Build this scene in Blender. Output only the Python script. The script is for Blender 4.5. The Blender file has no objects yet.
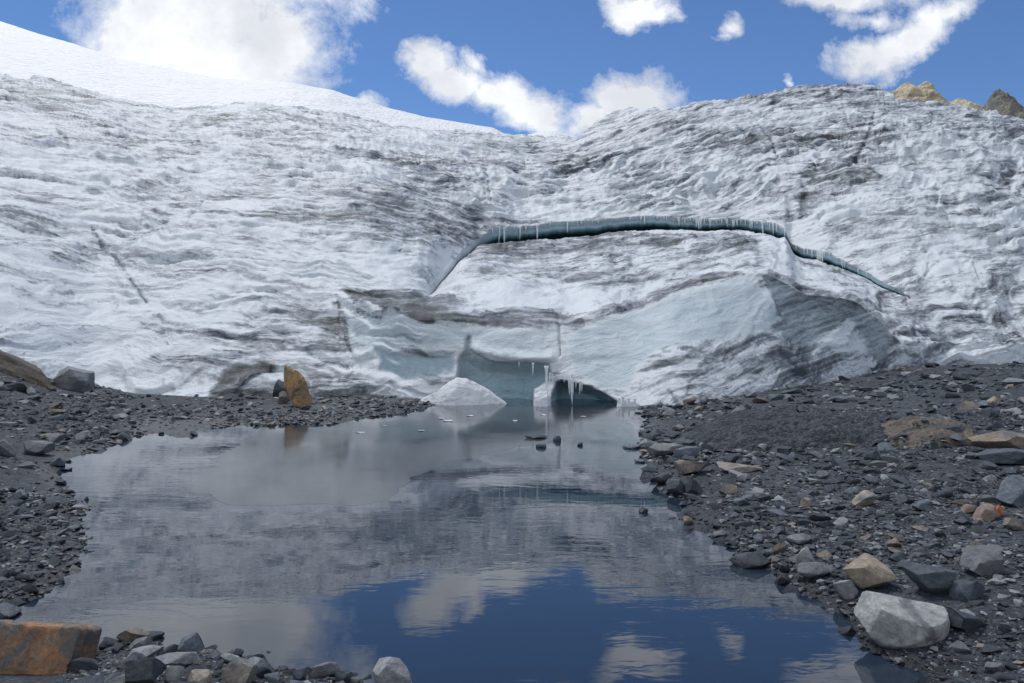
import bpy, bmesh, math, random
import numpy as np
from mathutils import Vector, Matrix, Euler, noise as mnoise

# ------------------------------------------------------------------ basics
random.seed(11)
rng = np.random.default_rng(11)
scene = bpy.context.scene
COL = scene.collection
W, H = 1024, 683
F = 784.0          # focal length in pixels
YH = 335.0         # horizon row
CAMZ = 2.0         # eye height above the pond

def P(px, py, D):
    px = np.asarray(px, float); py = np.asarray(py, float); D = np.asarray(D, float)
    return np.stack([(px-512)/F*D, D+0*px, CAMZ-(py-YH)/F*D], -1)

def sstep(a, b, x):
    t = np.clip((x-a)/(b-a), 0, 1)
    return t*t*(3-2*t)

# ------------------------------------------------------------------ numpy gradient noise
_perm = np.random.default_rng(5).permutation(256)
_perm = np.concatenate([_perm, _perm, _perm])
_g = np.random.default_rng(6).normal(size=(256, 3)); _g /= np.linalg.norm(_g, axis=1)[:, None]

def pnoise(x, y, z):
    xi = np.floor(x).astype(int); yi = np.floor(y).astype(int); zi = np.floor(z).astype(int)
    xf = x-xi; yf = y-yi; zf = z-zi
    xi &= 255; yi &= 255; zi &= 255
    u = xf**3*(xf*(xf*6-15)+10); v = yf**3*(yf*(yf*6-15)+10); w = zf**3*(zf*(zf*6-15)+10)
    def c(i, j, k):
        h = _perm[_perm[_perm[(xi+i) & 255]+((yi+j) & 255)]+((zi+k) & 255)]
        g = _g[h]
        return g[..., 0]*(xf-i)+g[..., 1]*(yf-j)+g[..., 2]*(zf-k)
    x00 = c(0, 0, 0)*(1-u)+c(1, 0, 0)*u; x10 = c(0, 1, 0)*(1-u)+c(1, 1, 0)*u
    x01 = c(0, 0, 1)*(1-u)+c(1, 0, 1)*u; x11 = c(0, 1, 1)*(1-u)+c(1, 1, 1)*u
    return 1.5*((x00*(1-v)+x10*v)*(1-w)+(x01*(1-v)+x11*v)*w)

def fbm(x, y, z, n=4, gain=0.5, lac=2.03):
    s = 0; a = 1; t = 0
    for i in range(n):
        s = s+a*pnoise(x+17.3*i, y-9.1*i, z+5.7*i); t += a
        a *= gain; x = x*lac; y = y*lac; z = z*lac
    return s/t

def ridged(x, y, z, n=4, gain=0.5, lac=2.03):
    s = 0; a = 1; t = 0
    for i in range(n):
        s = s+a*(1-2*np.abs(pnoise(x+11.3*i, y-3.1*i, z+8.7*i))); t += a
        a *= gain; x = x*lac; y = y*lac; z = z*lac
    return s/t

def seg_dist(x, y, pts):
    """unsigned distance to an open polyline, and parameter 0..1 along it"""
    best = np.full(np.shape(x), 1e9); par = np.zeros(np.shape(x))
    n = len(pts)-1
    for i in range(n):
        ax, ay = pts[i]; bx, by = pts[i+1]
        dx, dy = bx-ax, by-ay
        t = np.clip(((x-ax)*dx+(y-ay)*dy)/(dx*dx+dy*dy), 0, 1)
        d = np.hypot(x-ax-t*dx, y-ay-t*dy)
        m = d < best
        best = np.where(m, d, best); par = np.where(m, (i+t)/n, par)
    return best, par

def poly_sd(x, y, pts):
    """signed distance to a closed polygon, positive inside"""
    d, _ = seg_dist(x, y, list(pts)+[pts[0]])
    ins = np.zeros(np.shape(x), bool)
    n = len(pts)
    for i in range(n):
        ax, ay = pts[i]; bx, by = pts[(i+1) % n]
        if ay == by: continue
        c = ((ay > y) != (by > y)) & (x < (bx-ax)*(y-ay)/(by-ay)+ax)
        ins ^= c
    return np.where(ins, d, -d)

def curve(pts, x, smooth=0):
    pts = sorted(pts)
    r = np.interp(x, [p[0] for p in pts], [p[1] for p in pts])
    if smooth:
        r = sum(np.interp(x+o, [p[0] for p in pts], [p[1] for p in pts]) for o in np.linspace(-smooth, smooth, 9))/9
    return r

# ------------------------------------------------------------------ objects
def tag(o, label, cat=None, group=None, kind=None):
    o['label'] = label
    if cat: o['category'] = cat
    if group: o['group'] = group
    if kind: o['kind'] = kind
    return o

def empty(name, loc):
    o = bpy.data.objects.new(name, None); COL.objects.link(o); o.location = loc
    o.empty_display_size = 0.3
    return o

def mesh_from(name, verts, faces, mat, smooth=True, attrs=None):
    verts = np.asarray(verts, np.float32)
    me = bpy.data.meshes.new(name)
    faces = np.asarray(faces, np.int32)
    nf, k = faces.shape
    me.vertices.add(len(verts)); me.vertices.foreach_set('co', verts.ravel())
    me.loops.add(nf*k); me.loops.foreach_set('vertex_index', faces.ravel())
    me.polygons.add(nf)
    me.polygons.foreach_set('loop_start', np.arange(0, nf*k, k, dtype=np.int32))
    me.polygons.foreach_set('use_smooth', np.full(nf, smooth))
    me.update(calc_edges=True)
    for an, av in (attrs or {}).items():
        a = me.attributes.new(an, 'FLOAT', 'POINT'); a.data.foreach_set('value', np.asarray(av, np.float32))
    if mat: me.materials.append(mat)
    return me

def add(name, me, loc=(0, 0, 0), parent=None):
    o = bpy.data.objects.new(name, me); COL.objects.link(o)
    if parent is not None:
        o.parent = parent; o.location = Vector(loc)-parent.location
    else:
        o.location = loc
    return o

def grid_faces(nr, nc):
    i = np.arange(nr-1)[:, None]*nc+np.arange(nc-1)[None]
    return np.stack([i, i+1, i+nc+1, i+nc], -1).reshape(-1, 4)

def submesh(verts, faces, keep, attrs):
    f = faces[keep]
    used, inv = np.unique(f, return_inverse=True)
    return verts[used], inv.reshape(f.shape), {k: v[used] for k, v in attrs.items()}

# ------------------------------------------------------------------ material helper
class NT:
    def __init__(s, name, world=False):
        if world:
            s.m = bpy.data.worlds.new(name); scene.world = s.m
        else:
            s.m = bpy.data.materials.new(name)
        s.m.use_nodes = True
        s.t = s.m.node_tree; s.t.nodes.clear()
    def n(s, typ, ins=None, **kw):
        nd = s.t.nodes.new(typ)
        for k, v in kw.items(): setattr(nd, k, v)
        for k, v in (ins or {}).items():
            sk = nd.inputs[k]
            if isinstance(v, bpy.types.NodeSocket): s.t.links.new(v, sk)
            else: sk.default_value = v
        return nd
    def math(s, op, a, b=0.0, c=0.0, clamp=False):
        nd = s.n('ShaderNodeMath', {0: a, 1: b, 2: c}, operation=op); nd.use_clamp = clamp
        return nd.outputs[0]
    def mix(s, f, a, b, blend='MIX'):
        nd = s.n('ShaderNodeMix', data_type='RGBA', blend_type=blend)
        for k, v in ((0, f), (6, a), (7, b)):
            if isinstance(v, bpy.types.NodeSocket): s.t.links.new(v, nd.inputs[k])
            else: nd.inputs[k].default_value = v if k == 0 or len(v) == 4 else (*v, 1)
        return nd.outputs[2]
    def remap(s, v, a, b, c=0.0, d=1.0, smooth=True):
        nd = s.n('ShaderNodeMapRange', {0: v, 1: a, 2: b, 3: c, 4: d})
        nd.interpolation_type = 'SMOOTHSTEP' if smooth else 'LINEAR'
        return nd.outputs[0]
    def noise(s, vec, scale, detail=6, rough=0.55, dist=0.0):
        return s.n('ShaderNodeTexNoise', {'Vector': vec, 'Scale': scale, 'Detail': detail, 'Roughness': rough, 'Distortion': dist}).outputs[0]
    def mapping(s, vec, loc=(0, 0, 0), rot=(0, 0, 0), scale=(1, 1, 1)):
        return s.n('ShaderNodeMapping', {'Vector': vec, 'Location': loc, 'Rotation': rot, 'Scale': scale}).outputs[0]
    def attr(s, name):
        return s.n('ShaderNodeAttribute', attribute_name=name).outputs['Fac']
    def bump(s, h, strength, dist):
        return s.n('ShaderNodeBump', {'Height': h, 'Strength': strength, 'Distance': dist}).outputs[0]
    def principled(s, **ins):
        p = s.n('ShaderNodeBsdfPrincipled', {k.replace('_', ' '): v for k, v in ins.items()})
        s.n('ShaderNodeOutputMaterial', {0: p.outputs[0]})
        return p
def c4(r, g, b): return (r, g, b, 1.0)

# ------------------------------------------------------------------ materials
def ice_material(name, white=(0.645, 0.685, 0.72), fine_scale=1.0):
    t = NT(name)
    pos = t.n('ShaderNodeNewGeometry').outputs['Position']
    dirt = t.attr('dirt'); blue = t.attr('blue'); tilt = t.attr('tilt'); soft = t.math('SUBTRACT', 1.0, t.math('MULTIPLY', t.attr('soft'), 0.8))
    # layer direction follows the ice: rotate about Y by the stored tilt
    rot = t.n('ShaderNodeVectorRotate', {'Vector': pos, 'Angle': tilt, 'Axis': (0, 1, 0)}, rotation_type='AXIS_ANGLE').outputs[0]
    warp = t.n('ShaderNodeTexNoise', {'Vector': pos, 'Scale': 0.35, 'Detail': 3.0}).outputs['Color']
    wv = t.n('ShaderNodeVectorMath', {0: warp, 1: (1.6, 1.6, 1.6)}, operation='MULTIPLY').outputs[0]
    rv = t.n('ShaderNodeVectorMath', {0: rot, 1: wv}, operation='ADD').outputs[0]
    lay = t.noise(t.mapping(rv, scale=(0.24, 0.2, 2.9)), fine_scale, 10, 0.66)
    lay2 = t.noise(t.mapping(rv, scale=(0.8, 0.8, 6.5)), fine_scale, 6, 0.6)
    spots = t.noise(pos, 5.0, 6, 0.65)
    d = t.math('ADD', dirt, t.math('MULTIPLY', t.math('SUBTRACT', lay, 0.5), t.math('MULTIPLY', soft, 2.5)))
    d = t.math('ADD', d, t.math('MULTIPLY', t.math('SUBTRACT', lay2, 0.5), t.math('MULTIPLY', soft, 1.0)))
    d = t.math('ADD', d, t.math('MULTIPLY', t.math('SUBTRACT', spots, 0.5), t.math('MULTIPLY', soft, t.remap(blue, 0.5, 0.85, 0.95, 0.1))))
    lay3 = t.noise(t.mapping(rv, loc=(3, 5, 1), scale=(0.22, 0.2, 1.7)), fine_scale, 7, 0.6)
    thin = t.remap(t.math('ABSOLUTE', t.math('SUBTRACT', lay3, 0.5)), 0.0, 0.028, 1.0, 0.0)
    msk = t.remap(t.noise(pos, 0.22, 4, 0.6), 0.45, 0.62)
    d = t.math('ADD', d, t.math('MULTIPLY', t.math('MULTIPLY', thin, msk), t.math('MULTIPLY', soft, 0.42)))
    spk = t.noise(pos, 9.0, 4, 0.7)
    d = t.math('ADD', d, t.math('MULTIPLY', t.remap(spk, 0.60, 0.70), t.remap(blue, 0.3, 0.8, 0.30, 0.0)))
    ramp = t.n('ShaderNodeValToRGB', {0: d})
    cr = ramp.color_ramp; cr.interpolation = 'LINEAR'
    cr.elements[0].position = 0.0; cr.elements[0].color = (*white, 1)
    cr.elements[1].position = 1.0; cr.elements[1].color = c4(0.045, 0.049, 0.054)
    for p_, c_ in ((0.20, c4(0.455, 0.49, 0.525)), (0.42, c4(0.255, 0.281, 0.308)), (0.68, c4(0.12, 0.135, 0.151))):
        e = cr.elements.new(p_); e.color = c_
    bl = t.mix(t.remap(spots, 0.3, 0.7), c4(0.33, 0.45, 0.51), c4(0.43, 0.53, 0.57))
    bl = t.mix(t.remap(blue, 0.6, 1.2), bl, c4(0.42, 0.70, 0.81))  # brighter turquoise imitates light passing through the ice
    bl = t.mix(t.remap(blue, 0.9, 1.4), bl, c4(0.03, 0.10, 0.12))  # darkest tone: shade of the deep recesses put into the colour
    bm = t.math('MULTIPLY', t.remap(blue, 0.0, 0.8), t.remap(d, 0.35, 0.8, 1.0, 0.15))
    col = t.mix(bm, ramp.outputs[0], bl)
    grain = t.noise(pos, 14.0, 5, 0.7)
    h = t.math('ADD', t.math('ADD', t.math('ADD', t.math('MULTIPLY', lay2, 0.6), t.math('MULTIPLY', lay, 0.8)), t.math('MULTIPLY', spots, 0.25)), t.math('MULTIPLY', grain, 0.4))
    b = t.bump(h, 0.75, 0.12)
    rough = t.remap(blue, 0.2, 0.9, 0.6, 0.3)
    t.principled(Base_Color=col, Roughness=rough, Normal=b, IOR=1.31)
    return t.m

def snow_material():
    t = NT('snow')
    pos = t.n('ShaderNodeNewGeometry').outputs['Position']
    a = t.noise(t.mapping(pos, scale=(1, 1, 0.5)), 0.25, 8, 0.6)
    b_ = t.noise(t.mapping(pos, scale=(1.2, 0.2, 0.25)), 0.9, 5, 0.6)
    col = t.mix(t.remap(a, 0.5, 0.75, 0, 0.7), c4(0.86, 0.87, 0.88), c4(0.68, 0.71, 0.74))
    bp = t.bump(t.math('ADD', a, b_), 1.0, 1.2)
    t.principled(Base_Color=col, Roughness=0.6, Normal=bp)
    return t.m

def rock_material(name, cols, stain=None, stain_lo=0.5, stain_hi=0.62, scale=3.0, rough=0.75, var=0.35, bump=0.5, layers=(1, 1, 1), wet=True, spec=0.35):
    """cols = two rock colours mixed by noise; stain = a third, in patches"""
    t = NT(name)
    tc = t.n('ShaderNodeTexCoord').outputs['Object']
    geo = t.n('ShaderNodeNewGeometry')
    oi = t.n('ShaderNodeObjectInfo').outputs['Random']
    ri = geo.outputs['Random Per Island']
    r = t.math('FRACT', t.math('ADD', t.math('MULTIPLY', oi, 7.31), ri))
    off = t.n('ShaderNodeCombineXYZ', {0: t.math('MULTIPLY', r, 37.0), 1: t.math('MULTIPLY', r, 91.0), 2: 0.0}).outputs[0]
    vec = t.n('ShaderNodeVectorMath', {0: t.mapping(tc, scale=layers), 1: off}, operation='ADD').outputs[0]
    n1 = t.noise(vec, scale, 8, 0.62, 0.4)
    n2 = t.noise(vec, scale*7, 5, 0.7)
    col = t.mix(t.remap(n1, 0.35, 0.65), c4(*cols[0]), c4(*cols[1]))
    if stain:
        st = t.noise(vec, scale*0.55, 6, 0.6, 0.8)
        col = t.mix(t.remap(st, stain_lo, stain_hi), col, c4(*stain))
    if name == 'scree_rock':
        col = t.mix(t.remap(r, .92, .96), col, c4(0.105, 0.092, 0.078))
        col = t.mix(t.math('MULTIPLY', t.remap(r, .62, .68), t.remap(r, .86, .82)), col, c4(0.17, 0.18, 0.19))
    sp = t.remap(n2, 0.3, 0.75, 0.6, 1.35, False)
    br = t.math('MULTIPLY', sp, t.math('ADD', 1-var*0.6, t.math('MULTIPLY', t.math('MULTIPLY', r, r), var*2.6)))
    if wet:
        z = t.n('ShaderNodeSeparateXYZ', {0: geo.outputs['Position']}).outputs[2]
        wz = t.math('ADD', z, t.math('MULTIPLY', t.math('SUBTRACT', n1, 0.5), 0.05))
        dry = t.remap(wz, 0.015, 0.06)
        br = t.math('MULTIPLY', br, t.math('ADD', 0.5, t.math('MULTIPLY', dry, 0.5)))
        rg = t.math('ADD', 0.3, t.math('MULTIPLY', dry, rough-0.3))
    else:
        rg = rough
    hs = t.n('ShaderNodeVectorMath', {0: col, 'Scale': br}, operation='SCALE').outputs[0]
    bp = t.bump(t.math('ADD', n1, t.math('MULTIPLY', n2, 0.6)), bump*1.5, 0.03)
    t.principled(Base_Color=hs, Roughness=rg, Normal=bp, **{'Specular_IOR_Level': spec})
    return t.m

M = {}
M['ice'] = ice_material('glacier_ice')
M['firn'] = ice_material('firn', white=(0.74, 0.77, 0.79))
M['snow'] = snow_material()
M['slate'] = rock_material('slate_rock', ((0.053, 0.064, 0.079), (0.090, 0.105, 0.124)), scale=4, var=0.5)
M['pale'] = rock_material('pale_grey_rock', ((0.15, 0.16, 0.175), (0.23, 0.24, 0.25)), scale=4, var=0.3)
M['brown'] = rock_material('brown_rock', ((0.11, 0.10, 0.09), (0.19, 0.155, 0.115)), stain=(0.09, 0.09, 0.095), scale=4, var=0.4)
M['scree'] = rock_material('scree_rock', ((0.038, 0.046, 0.058), (0.082, 0.096, 0.115)), scale=5, var=0.62)

def water_material():
    t = NT('pond_water')
    pos = t.n('ShaderNodeNewGeometry').outputs['Position']
    y = t.n('ShaderNodeSeparateXYZ', {0: pos}).outputs[1]
    a = t.noise(t.mapping(pos, scale=(1.2, 3.0, 1)), 1.6, 3, 0.55, 0.5)
    b = t.noise(t.mapping(pos, scale=(0.6, 1.0, 1)), 0.35, 2, 0.5)
    patch = t.remap(t.noise(pos, 0.22, 2, 0.5), 0.42, 0.62, 0.35, 1.0)
    h = t.math('ADD', t.math('MULTIPLY', a, patch), t.math('MULTIPLY', b, 0.6))
    bp = t.bump(h, 0.16, 0.012)
    t.principled(Base_Color=c4(0.016, 0.027, 0.046), Roughness=0.012, IOR=1.5, Normal=bp)
    return t.m
M['water'] = water_material()

def film_material():
    t = NT('ice_film')
    pos = t.n('ShaderNodeNewGeometry').outputs['Position']
    n1 = t.noise(pos, 0.5, 5, 0.6); n2 = t.noise(pos, 3.0, 6, 0.6)
    col = t.mix(t.remap(n1, 0.35, 0.65), c4(0.036, 0.044, 0.052), c4(0.055, 0.063, 0.071))
    col = t.mix(t.remap(n2, 0.66, 0.74), col, c4(0.12, 0.13, 0.14))
    t.principled(Base_Color=col, Roughness=t.remap(n1, 0.3, 0.7, 0.07, 0.15), IOR=1.45,
                 Normal=t.bump(n2, 0.08, 0.01))
    return t.m
M['film'] = film_material()

def ground_material():
    t = NT('dark_gravel_ground')
    geo = t.n('ShaderNodeNewGeometry'); pos = geo.outputs['Position']
    n0 = t.noise(pos, 0.35, 5, 0.6); n1 = t.noise(pos, 2.2, 7, 0.65); n2 = t.noise(pos, 16, 6, 0.7)
    vor = t.n('ShaderNodeTexVoronoi', {'Vector': pos, 'Scale': 14.0}).outputs
    v2 = t.n('ShaderNodeTexVoronoi', {'Vector': pos, 'Scale': 34.0}).outputs
    col = t.mix(t.remap(n1, 0.35, 0.65), c4(0.023, 0.028, 0.035), c4(0.045, 0.054, 0.067))
    g = t.n('ShaderNodeSeparateColor', {0: vor['Color']}).outputs[0]
    g2 = t.n('ShaderNodeSeparateColor', {0: v2['Color']}).outputs[0]
    grit = t.remap(n0, 0.42, 0.58)
    col = t.mix(t.math('MULTIPLY', t.remap(g, 0.55, 1.0), t.math('MULTIPLY', grit, 0.75)), col, c4(0.115, 0.125, 0.14))
    col = t.mix(t.math('MULTIPLY', t.remap(g2, 0.6, 1.0), 0.5), col, c4(0.13, 0.14, 0.155))
    rust = t.remap(t.noise(pos, 0.8, 4, 0.6), 0.64, 0.74)
    col = t.mix(t.math('MULTIPLY', rust, 0.5), col, c4(0.085, 0.06, 0.045))
    z = t.n('ShaderNodeSeparateXYZ', {0: pos}).outputs[2]
    dry = t.remap(t.math('ADD', z, t.math('MULTIPLY', t.math('SUBTRACT', n1, 0.5), 0.12)), 0.02, 0.11, 0.45, 1.0)
    col = t.n('ShaderNodeVectorMath', {0: col, 'Scale': dry}, operation='SCALE').outputs[0]
    hh = t.math('ADD', t.math('MULTIPLY', t.math('SUBTRACT', 1.0, vor['Distance']), 0.5), t.math('ADD', t.math('MULTIPLY', n2, 0.5), t.math('MULTIPLY', t.math('SUBTRACT', 1.0, v2['Distance']), 0.25)))
    t.principled(Base_Color=col, Roughness=t.remap(dry, 0.45, 1, 0.4, 0.85), Normal=t.bump(hh, 0.9, 0.05), **{'Specular_IOR_Level': 0.3})
    return t.m
M['ground'] = ground_material()

# ------------------------------------------------------------------ shoreline and ground height
def g0(px, py):            # pixel -> point on the pond surface
    D = CAMZ*F/(py-YH); return ((px-512)/F*D, D)
SHORE_PX = [(-70, 607), (0, 606), (30, 602), (50, 592), (70, 570), (77, 560), (86, 545), (84, 531), (80, 516), (90, 509), (74, 498), (67, 484), (57, 472),
            (72, 458), (97, 450), (131, 437), (158, 433), (178, 438), (192, 437), (202, 427), (218, 428), (240, 424), (265, 426), (300, 424), (330, 425), (366, 418),
            (404, 414), (432, 406), (446, 400), (450, 396), (640, 396), (640, 412), (649, 419), (643, 430), (643, 441), (640, 456), (652, 473), (658, 491), (690, 503), (676, 516), (690, 530), (705, 532),
            (728, 543), (746, 562), (772, 571), (784, 585), (802, 593), (822, 602), (851, 620), (860, 645), (892, 663), (923, 673), (930, 685),
            (905, 745), (760, 760), (560, 730), (430, 702), (370, 688), (353, 681), (339, 672), (318, 676), (294, 674), (272, 667), (254, 656), (225, 656), (200, 652), (185, 645), (163, 649), (148, 636),
            (120, 638), (97, 645), (86, 663), (60, 672), (-20, 668), (-90, 655)]
SHORE = [g0(*p) for p in SHORE_PX]

YB_PTS = [(-400, 330), (-100, 345), (0, 357), (40, 372), (80, 390), (110, 401), (150, 403), (210, 403), (300, 402), (400, 402), (480, 404), (620, 407), (680, 413), (740, 401), (800, 390), (850, 381), (900, 374), (950, 367), (1024, 360), (1500, 335)]

DB_PTS = [(-400, 24), (-100, 22.5), (0, 22.5), (60, 24), (100, 25), (150, 24.3), (200, 23.6), (300, 24), (420, 24), (480, 23.3), (560, 22.9), (620, 22.4), (680, 20.8), (740, 23), (800, 25), (850, 27), (900, 30), (950, 32), (1024, 34), (1500, 40)]
def ground_h(X, Y):
    X = np.asarray(X, float); Y = np.asarray(Y, float)
    sd = -poly_sd(X, Y, SHORE)            # positive on land
    Ys = np.maximum(Y, 0.8)
    px = 512+F*X/Ys
    s_far = curve([(-400, .13), (0, .115), (50, .06), (90, .03), (140, .012), (420, .006), (640, .02), (720, .045), (860, .055), (1024, .06), (1400, .06)], px)
    nearw = sstep(7.5, 5.5, Y)
    s = s_far*(1-nearw)+0.13*nearw
    out = np.clip(sd, 0, 40)
    land = 0.075*(1-np.exp(-out/0.3))*np.where(s < 0.02, 0.6, 1)+s*np.minimum(out, 12)
    # the ice rests on it: never above the base line of the ice behind that line
    n = fbm(X*0.5, Y*0.5, X*0+3, 3)*0.10+fbm(X*1.9, Y*1.9, X*0+8, 3)*0.05
    land = land+n*sstep(0.0, 1.2, out)*np.clip(s*9, 0.35, 1)
    land = land-0.8*np.clip(Y-(curve(DB_PTS, px)+0.3), 0, 6)*(out > 0)
    ins = np.clip(-sd, 0, 50)
    bed = -0.9*(1-np.exp(-ins/1.6))+0.02*fbm(X*2, Y*2, X*0, 2)
    far = sstep(60, 200, np.hypot(X, Y))
    h = np.where(sd > 0, land, bed)
    return h*(1-far)+0.2*far

def gh(x, y): return float(ground_h(np.array([x]), np.array([y]))[0])

def hit_ground(px, py):
    """where the sight line through that point of the view meets the ground"""
    D = np.geomspace(2.5, 45, 900)
    p = P(np.full_like(D, px), np.full_like(D, py), D)
    d = p[:, 2]-np.maximum(ground_h(p[:, 0], p[:, 1]), 0.0)
    i = np.argmax(d <= 0) if (d <= 0).any() else len(D)-1
    return p[i, 0], p[i, 1]

def axis(dense0, dense1, d0, far):
    a = [dense0]
    while a[-1] < dense1: a.append(a[-1]+d0)
    st = d0; b = [a[-1]]
    while b[-1] < far: st *= 1.06; b.append(b[-1]+min(st, 200))
    st = d0; c = [a[0]]
    while c[-1] > -far: st *= 1.06; c.append(c[-1]-min(st, 200))
    return np.array(c[:0:-1]+a+b[1:])

xs = axis(-14, 16, 0.075, 4000); ys = axis(3.0, 24, 0.075, 4000)
GX, GY = np.meshgrid(xs, ys)
GZ = ground_h(GX.ravel(), GY.ravel())
gv = np.stack([GX.ravel(), GY.ravel(), GZ], -1)
gm = mesh_from('ground', gv, grid_faces(len(ys), len(xs)), M['ground'])
tag(add('ground', gm), 'dark wet gravel and mud banks around the meltwater pond', 'ground', kind='structure')

# water sheet, following the shore a little under the gravel
wx = np.linspace(-16, 12, 60); wy = np.linspace(2.4, 34, 70)
WX, WY = np.meshgrid(wx, wy)
wv = np.stack([WX.ravel(), WY.ravel(), np.zeros(WX.size)], -1)
wm = mesh_from('water', wv, grid_faces(70, 60), M['water'])
tag(add('water', wm), 'still meltwater pond reflecting the ice wall and the sky', 'pond', kind='structure')

# thin skin of ice on the far part of the pond
film_px = [(262, 427), (330, 427), (366, 420), (404, 416), (440, 407), (470, 405), (560, 406), (625, 408), (634, 416), (618, 424), (585, 434), (548, 444), (500, 453), (455, 462), (425, 470), (408, 484), (388, 498),
           (350, 506), (290, 508), (235, 507), (205, 500), (196, 488), (204, 468), (232, 446)]
fp = [g0(*p) for p in film_px]
def dense(pts, n=8):
    o = []
    for i in range(len(pts)):
        a = np.array(pts[i]); b = np.array(pts[(i+1) % len(pts)])
        for k in range(n): o.append(a+(b-a)*k/n)
    return np.array(o)
fd = dense(fp)
jit = fbm(fd[:, 0]*0.9, fd[:, 1]*0.9, fd[:, 0]*0, 4)
fd[:, 0] += jit*0.45; fd[:, 1] += 0.5*fbm(fd[:, 0]*0.7, fd[:, 1]*0.7, fd[:, 0]*0+9, 4)
bm = bmesh.new()
vs = [bm.verts.new((x, y, 0.0)) for x, y in fd]
f = bm.faces.new(vs); 
bmesh.ops.recalc_face_normals(bm, faces=bm.faces[:])
me = bpy.data.meshes.new('ice_film'); bm.to_mesh(me); bm.free(); me.materials.append(M['film'])
tag(add('ice_film', me, (0, 0, 0.0008)), 'thin grey skin of ice over the far part of the pond', 'ice sheet', kind='structure')

# ------------------------------------------------------------------ the glacier
def form(y, Db, z0, s):
    k = (YH-y)/F
    return (s*Db+CAMZ-z0)/np.maximum(s-k, 0.05)

ux = np.concatenate([np.linspace(-330, -32, 90)[:-1], np.arange(-32, 1056, 1.15), np.linspace(1056, 1380, 95)])
nc = len(ux)
yb = curve(YB_PTS, ux, 6); Db = curve(DB_PTS, ux, 14)
y1 = curve([(-400, 330), (0, 330), (150, 322), (250, 308), (341, 299), (355, 304), (418, 321), (454, 320), (478, 323), (531, 330), (566, 335), (594, 323), (636, 309), (672, 293), (708, 283), (746, 273), (771, 276), (806, 297), (841, 299), (859, 306), (880, 323), (897, 346), (930, 348), (1024, 332), (1500, 300)], ux, 3)
up_pts = [(-400, 205), (0, 215), (100, 222), (250, 240), (340, 268), (400, 292), (424, 303), (440, 280), (460, 254), (479, 240), (492, 230), (515, 228.5), (537, 227.5), (571, 224), (605, 221), (638, 218), (672, 219.5), (700, 220.5), (743, 220), (769, 223), (784, 229), (787, 236), (790, 243), (795, 246), (802, 249), (827, 253), (845, 262), (863, 271), (883, 283), (898, 290), (911, 299), (960, 298), (1024, 285), (1500, 240)]
lo_pts = [(-400, 205), (0, 215), (100, 222), (250, 240), (340, 268), (400, 292), (424, 304), (440, 286), (460, 262), (479, 247), (490, 246), (504, 244), (537, 242.7), (571, 240), (593, 237.5), (627, 232.4), (641, 231.5), (672, 233), (700, 233.7), (718, 231.6), (743, 231.7), (764, 235.5), (779, 241), (785, 238.5), (789, 244.8), (794, 255), (802, 259), (822, 263), (845, 270.5), (863, 278), (883, 289), (898, 294.5), (908, 298), (911, 299), (960, 298), (1024, 285), (1500, 240)]
y3 = curve(up_pts, ux, 1.5); y2 = np.maximum(curve(lo_pts, ux, 1.5), y3)
_ga = sstep(1, 8, y2-y3)
n2_ = _ga*(1.6*fbm(ux*0.08, ux*0, ux*0, 3)+1.3*fbm(ux*0.3, ux*0+4, ux*0, 3))
n3_ = _ga*(1.6*fbm(ux*0.10, ux*0+9, ux*0, 3)+0.7*ridged(ux*0.22, ux*0+2, ux*0, 3))
y4 = curve([(-400, 60), (-100, 68), (0, 75), (20, 78), (40, 77), (70, 86), (100, 96), (130, 103), (160, 108), (200, 107), (250, 106), (310, 111), (380, 123), (440, 131), (500, 134), (545, 137), (580, 138.5), (588, 131), (597, 123), (632, 110), (640, 112), (679, 111), (720, 103), (779, 93), (833, 85), (874, 91), (902, 100), (953, 105), (985, 112), (1024, 124), (1200, 160), (1500, 200)], ux, 1.2)
zb = CAMZ-(yb-YH)/F*Db
s_ = curve([(-400, .47), (330, .47), (420, .5), (900, .5), (1500, .52)], ux)
m = sstep(320, 430, ux)*sstep(985, 905, ux)
def man(pts, y): return form(y, Db, zb, s_)*(1-m)+curve(pts, ux, 6)*m
D1 = man([(300, 25.4), (430, 25.4), (566, 25.3), (600, 25.6), (672, 27.2), (746, 28.6), (806, 28.9), (841, 29.4), (880, 30.2), (897, 31), (1000, 36)], y1)
D2 = man([(300, 31), (424, 32), (440, 40), (480, 52), (520, 57), (600, 58), (740, 58), (787, 53), (845, 46), (911, 39), (1000, 40)], y2)
gap = np.clip(y2-y3, 0, None)
D3 = D2+0.9*sstep(0.5, 5, gap)*(0.2+0.8*sstep(460, 494, ux))
D4 = curve([(-400, 100), (0, 97), (250, 90), (450, 96), (580, 101), (650, 90), (720, 91), (833, 95), (930, 92), (1024, 86), (1500, 90)], ux, 20)
yt = y1-curve([(0, 6), (340, 6), (420, 12), (500, 14), (560, 14), (600, 7), (700, 6), (760, 4), (880, 3), (930, 6), (1100, 6)], ux)
Dt_f = form(yt, Db, zb, s_)
Dt = Dt_f*(1-m)+m*(D1+curve([(340, 2), (430, 3.2), (560, 3.5), (600, 2.5), (760, 2.2), (880, 1.5), (930, 1)], ux))
slabx = sstep(600, 640, ux)*sstep(900, 880, ux)
yt = yt*(1-slabx)+(y1+7)*slabx
yt = np.maximum(yt, y2+3)

def strip(ya, Da, yb_, Db_, n, ease=None, include_last=False):
    tt = np.linspace(0, 1, n+(1 if include_last else 0))[: n + (1 if include_last else 0)] if include_last else np.linspace(0, 1, n, endpoint=False)
    yy = ya[None]+(yb_-ya)[None]*tt[:, None]
    ww = 1/Da[None]+(1/Db_-1/Da)[None]*tt[:, None]
    return yy, 1/ww

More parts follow.
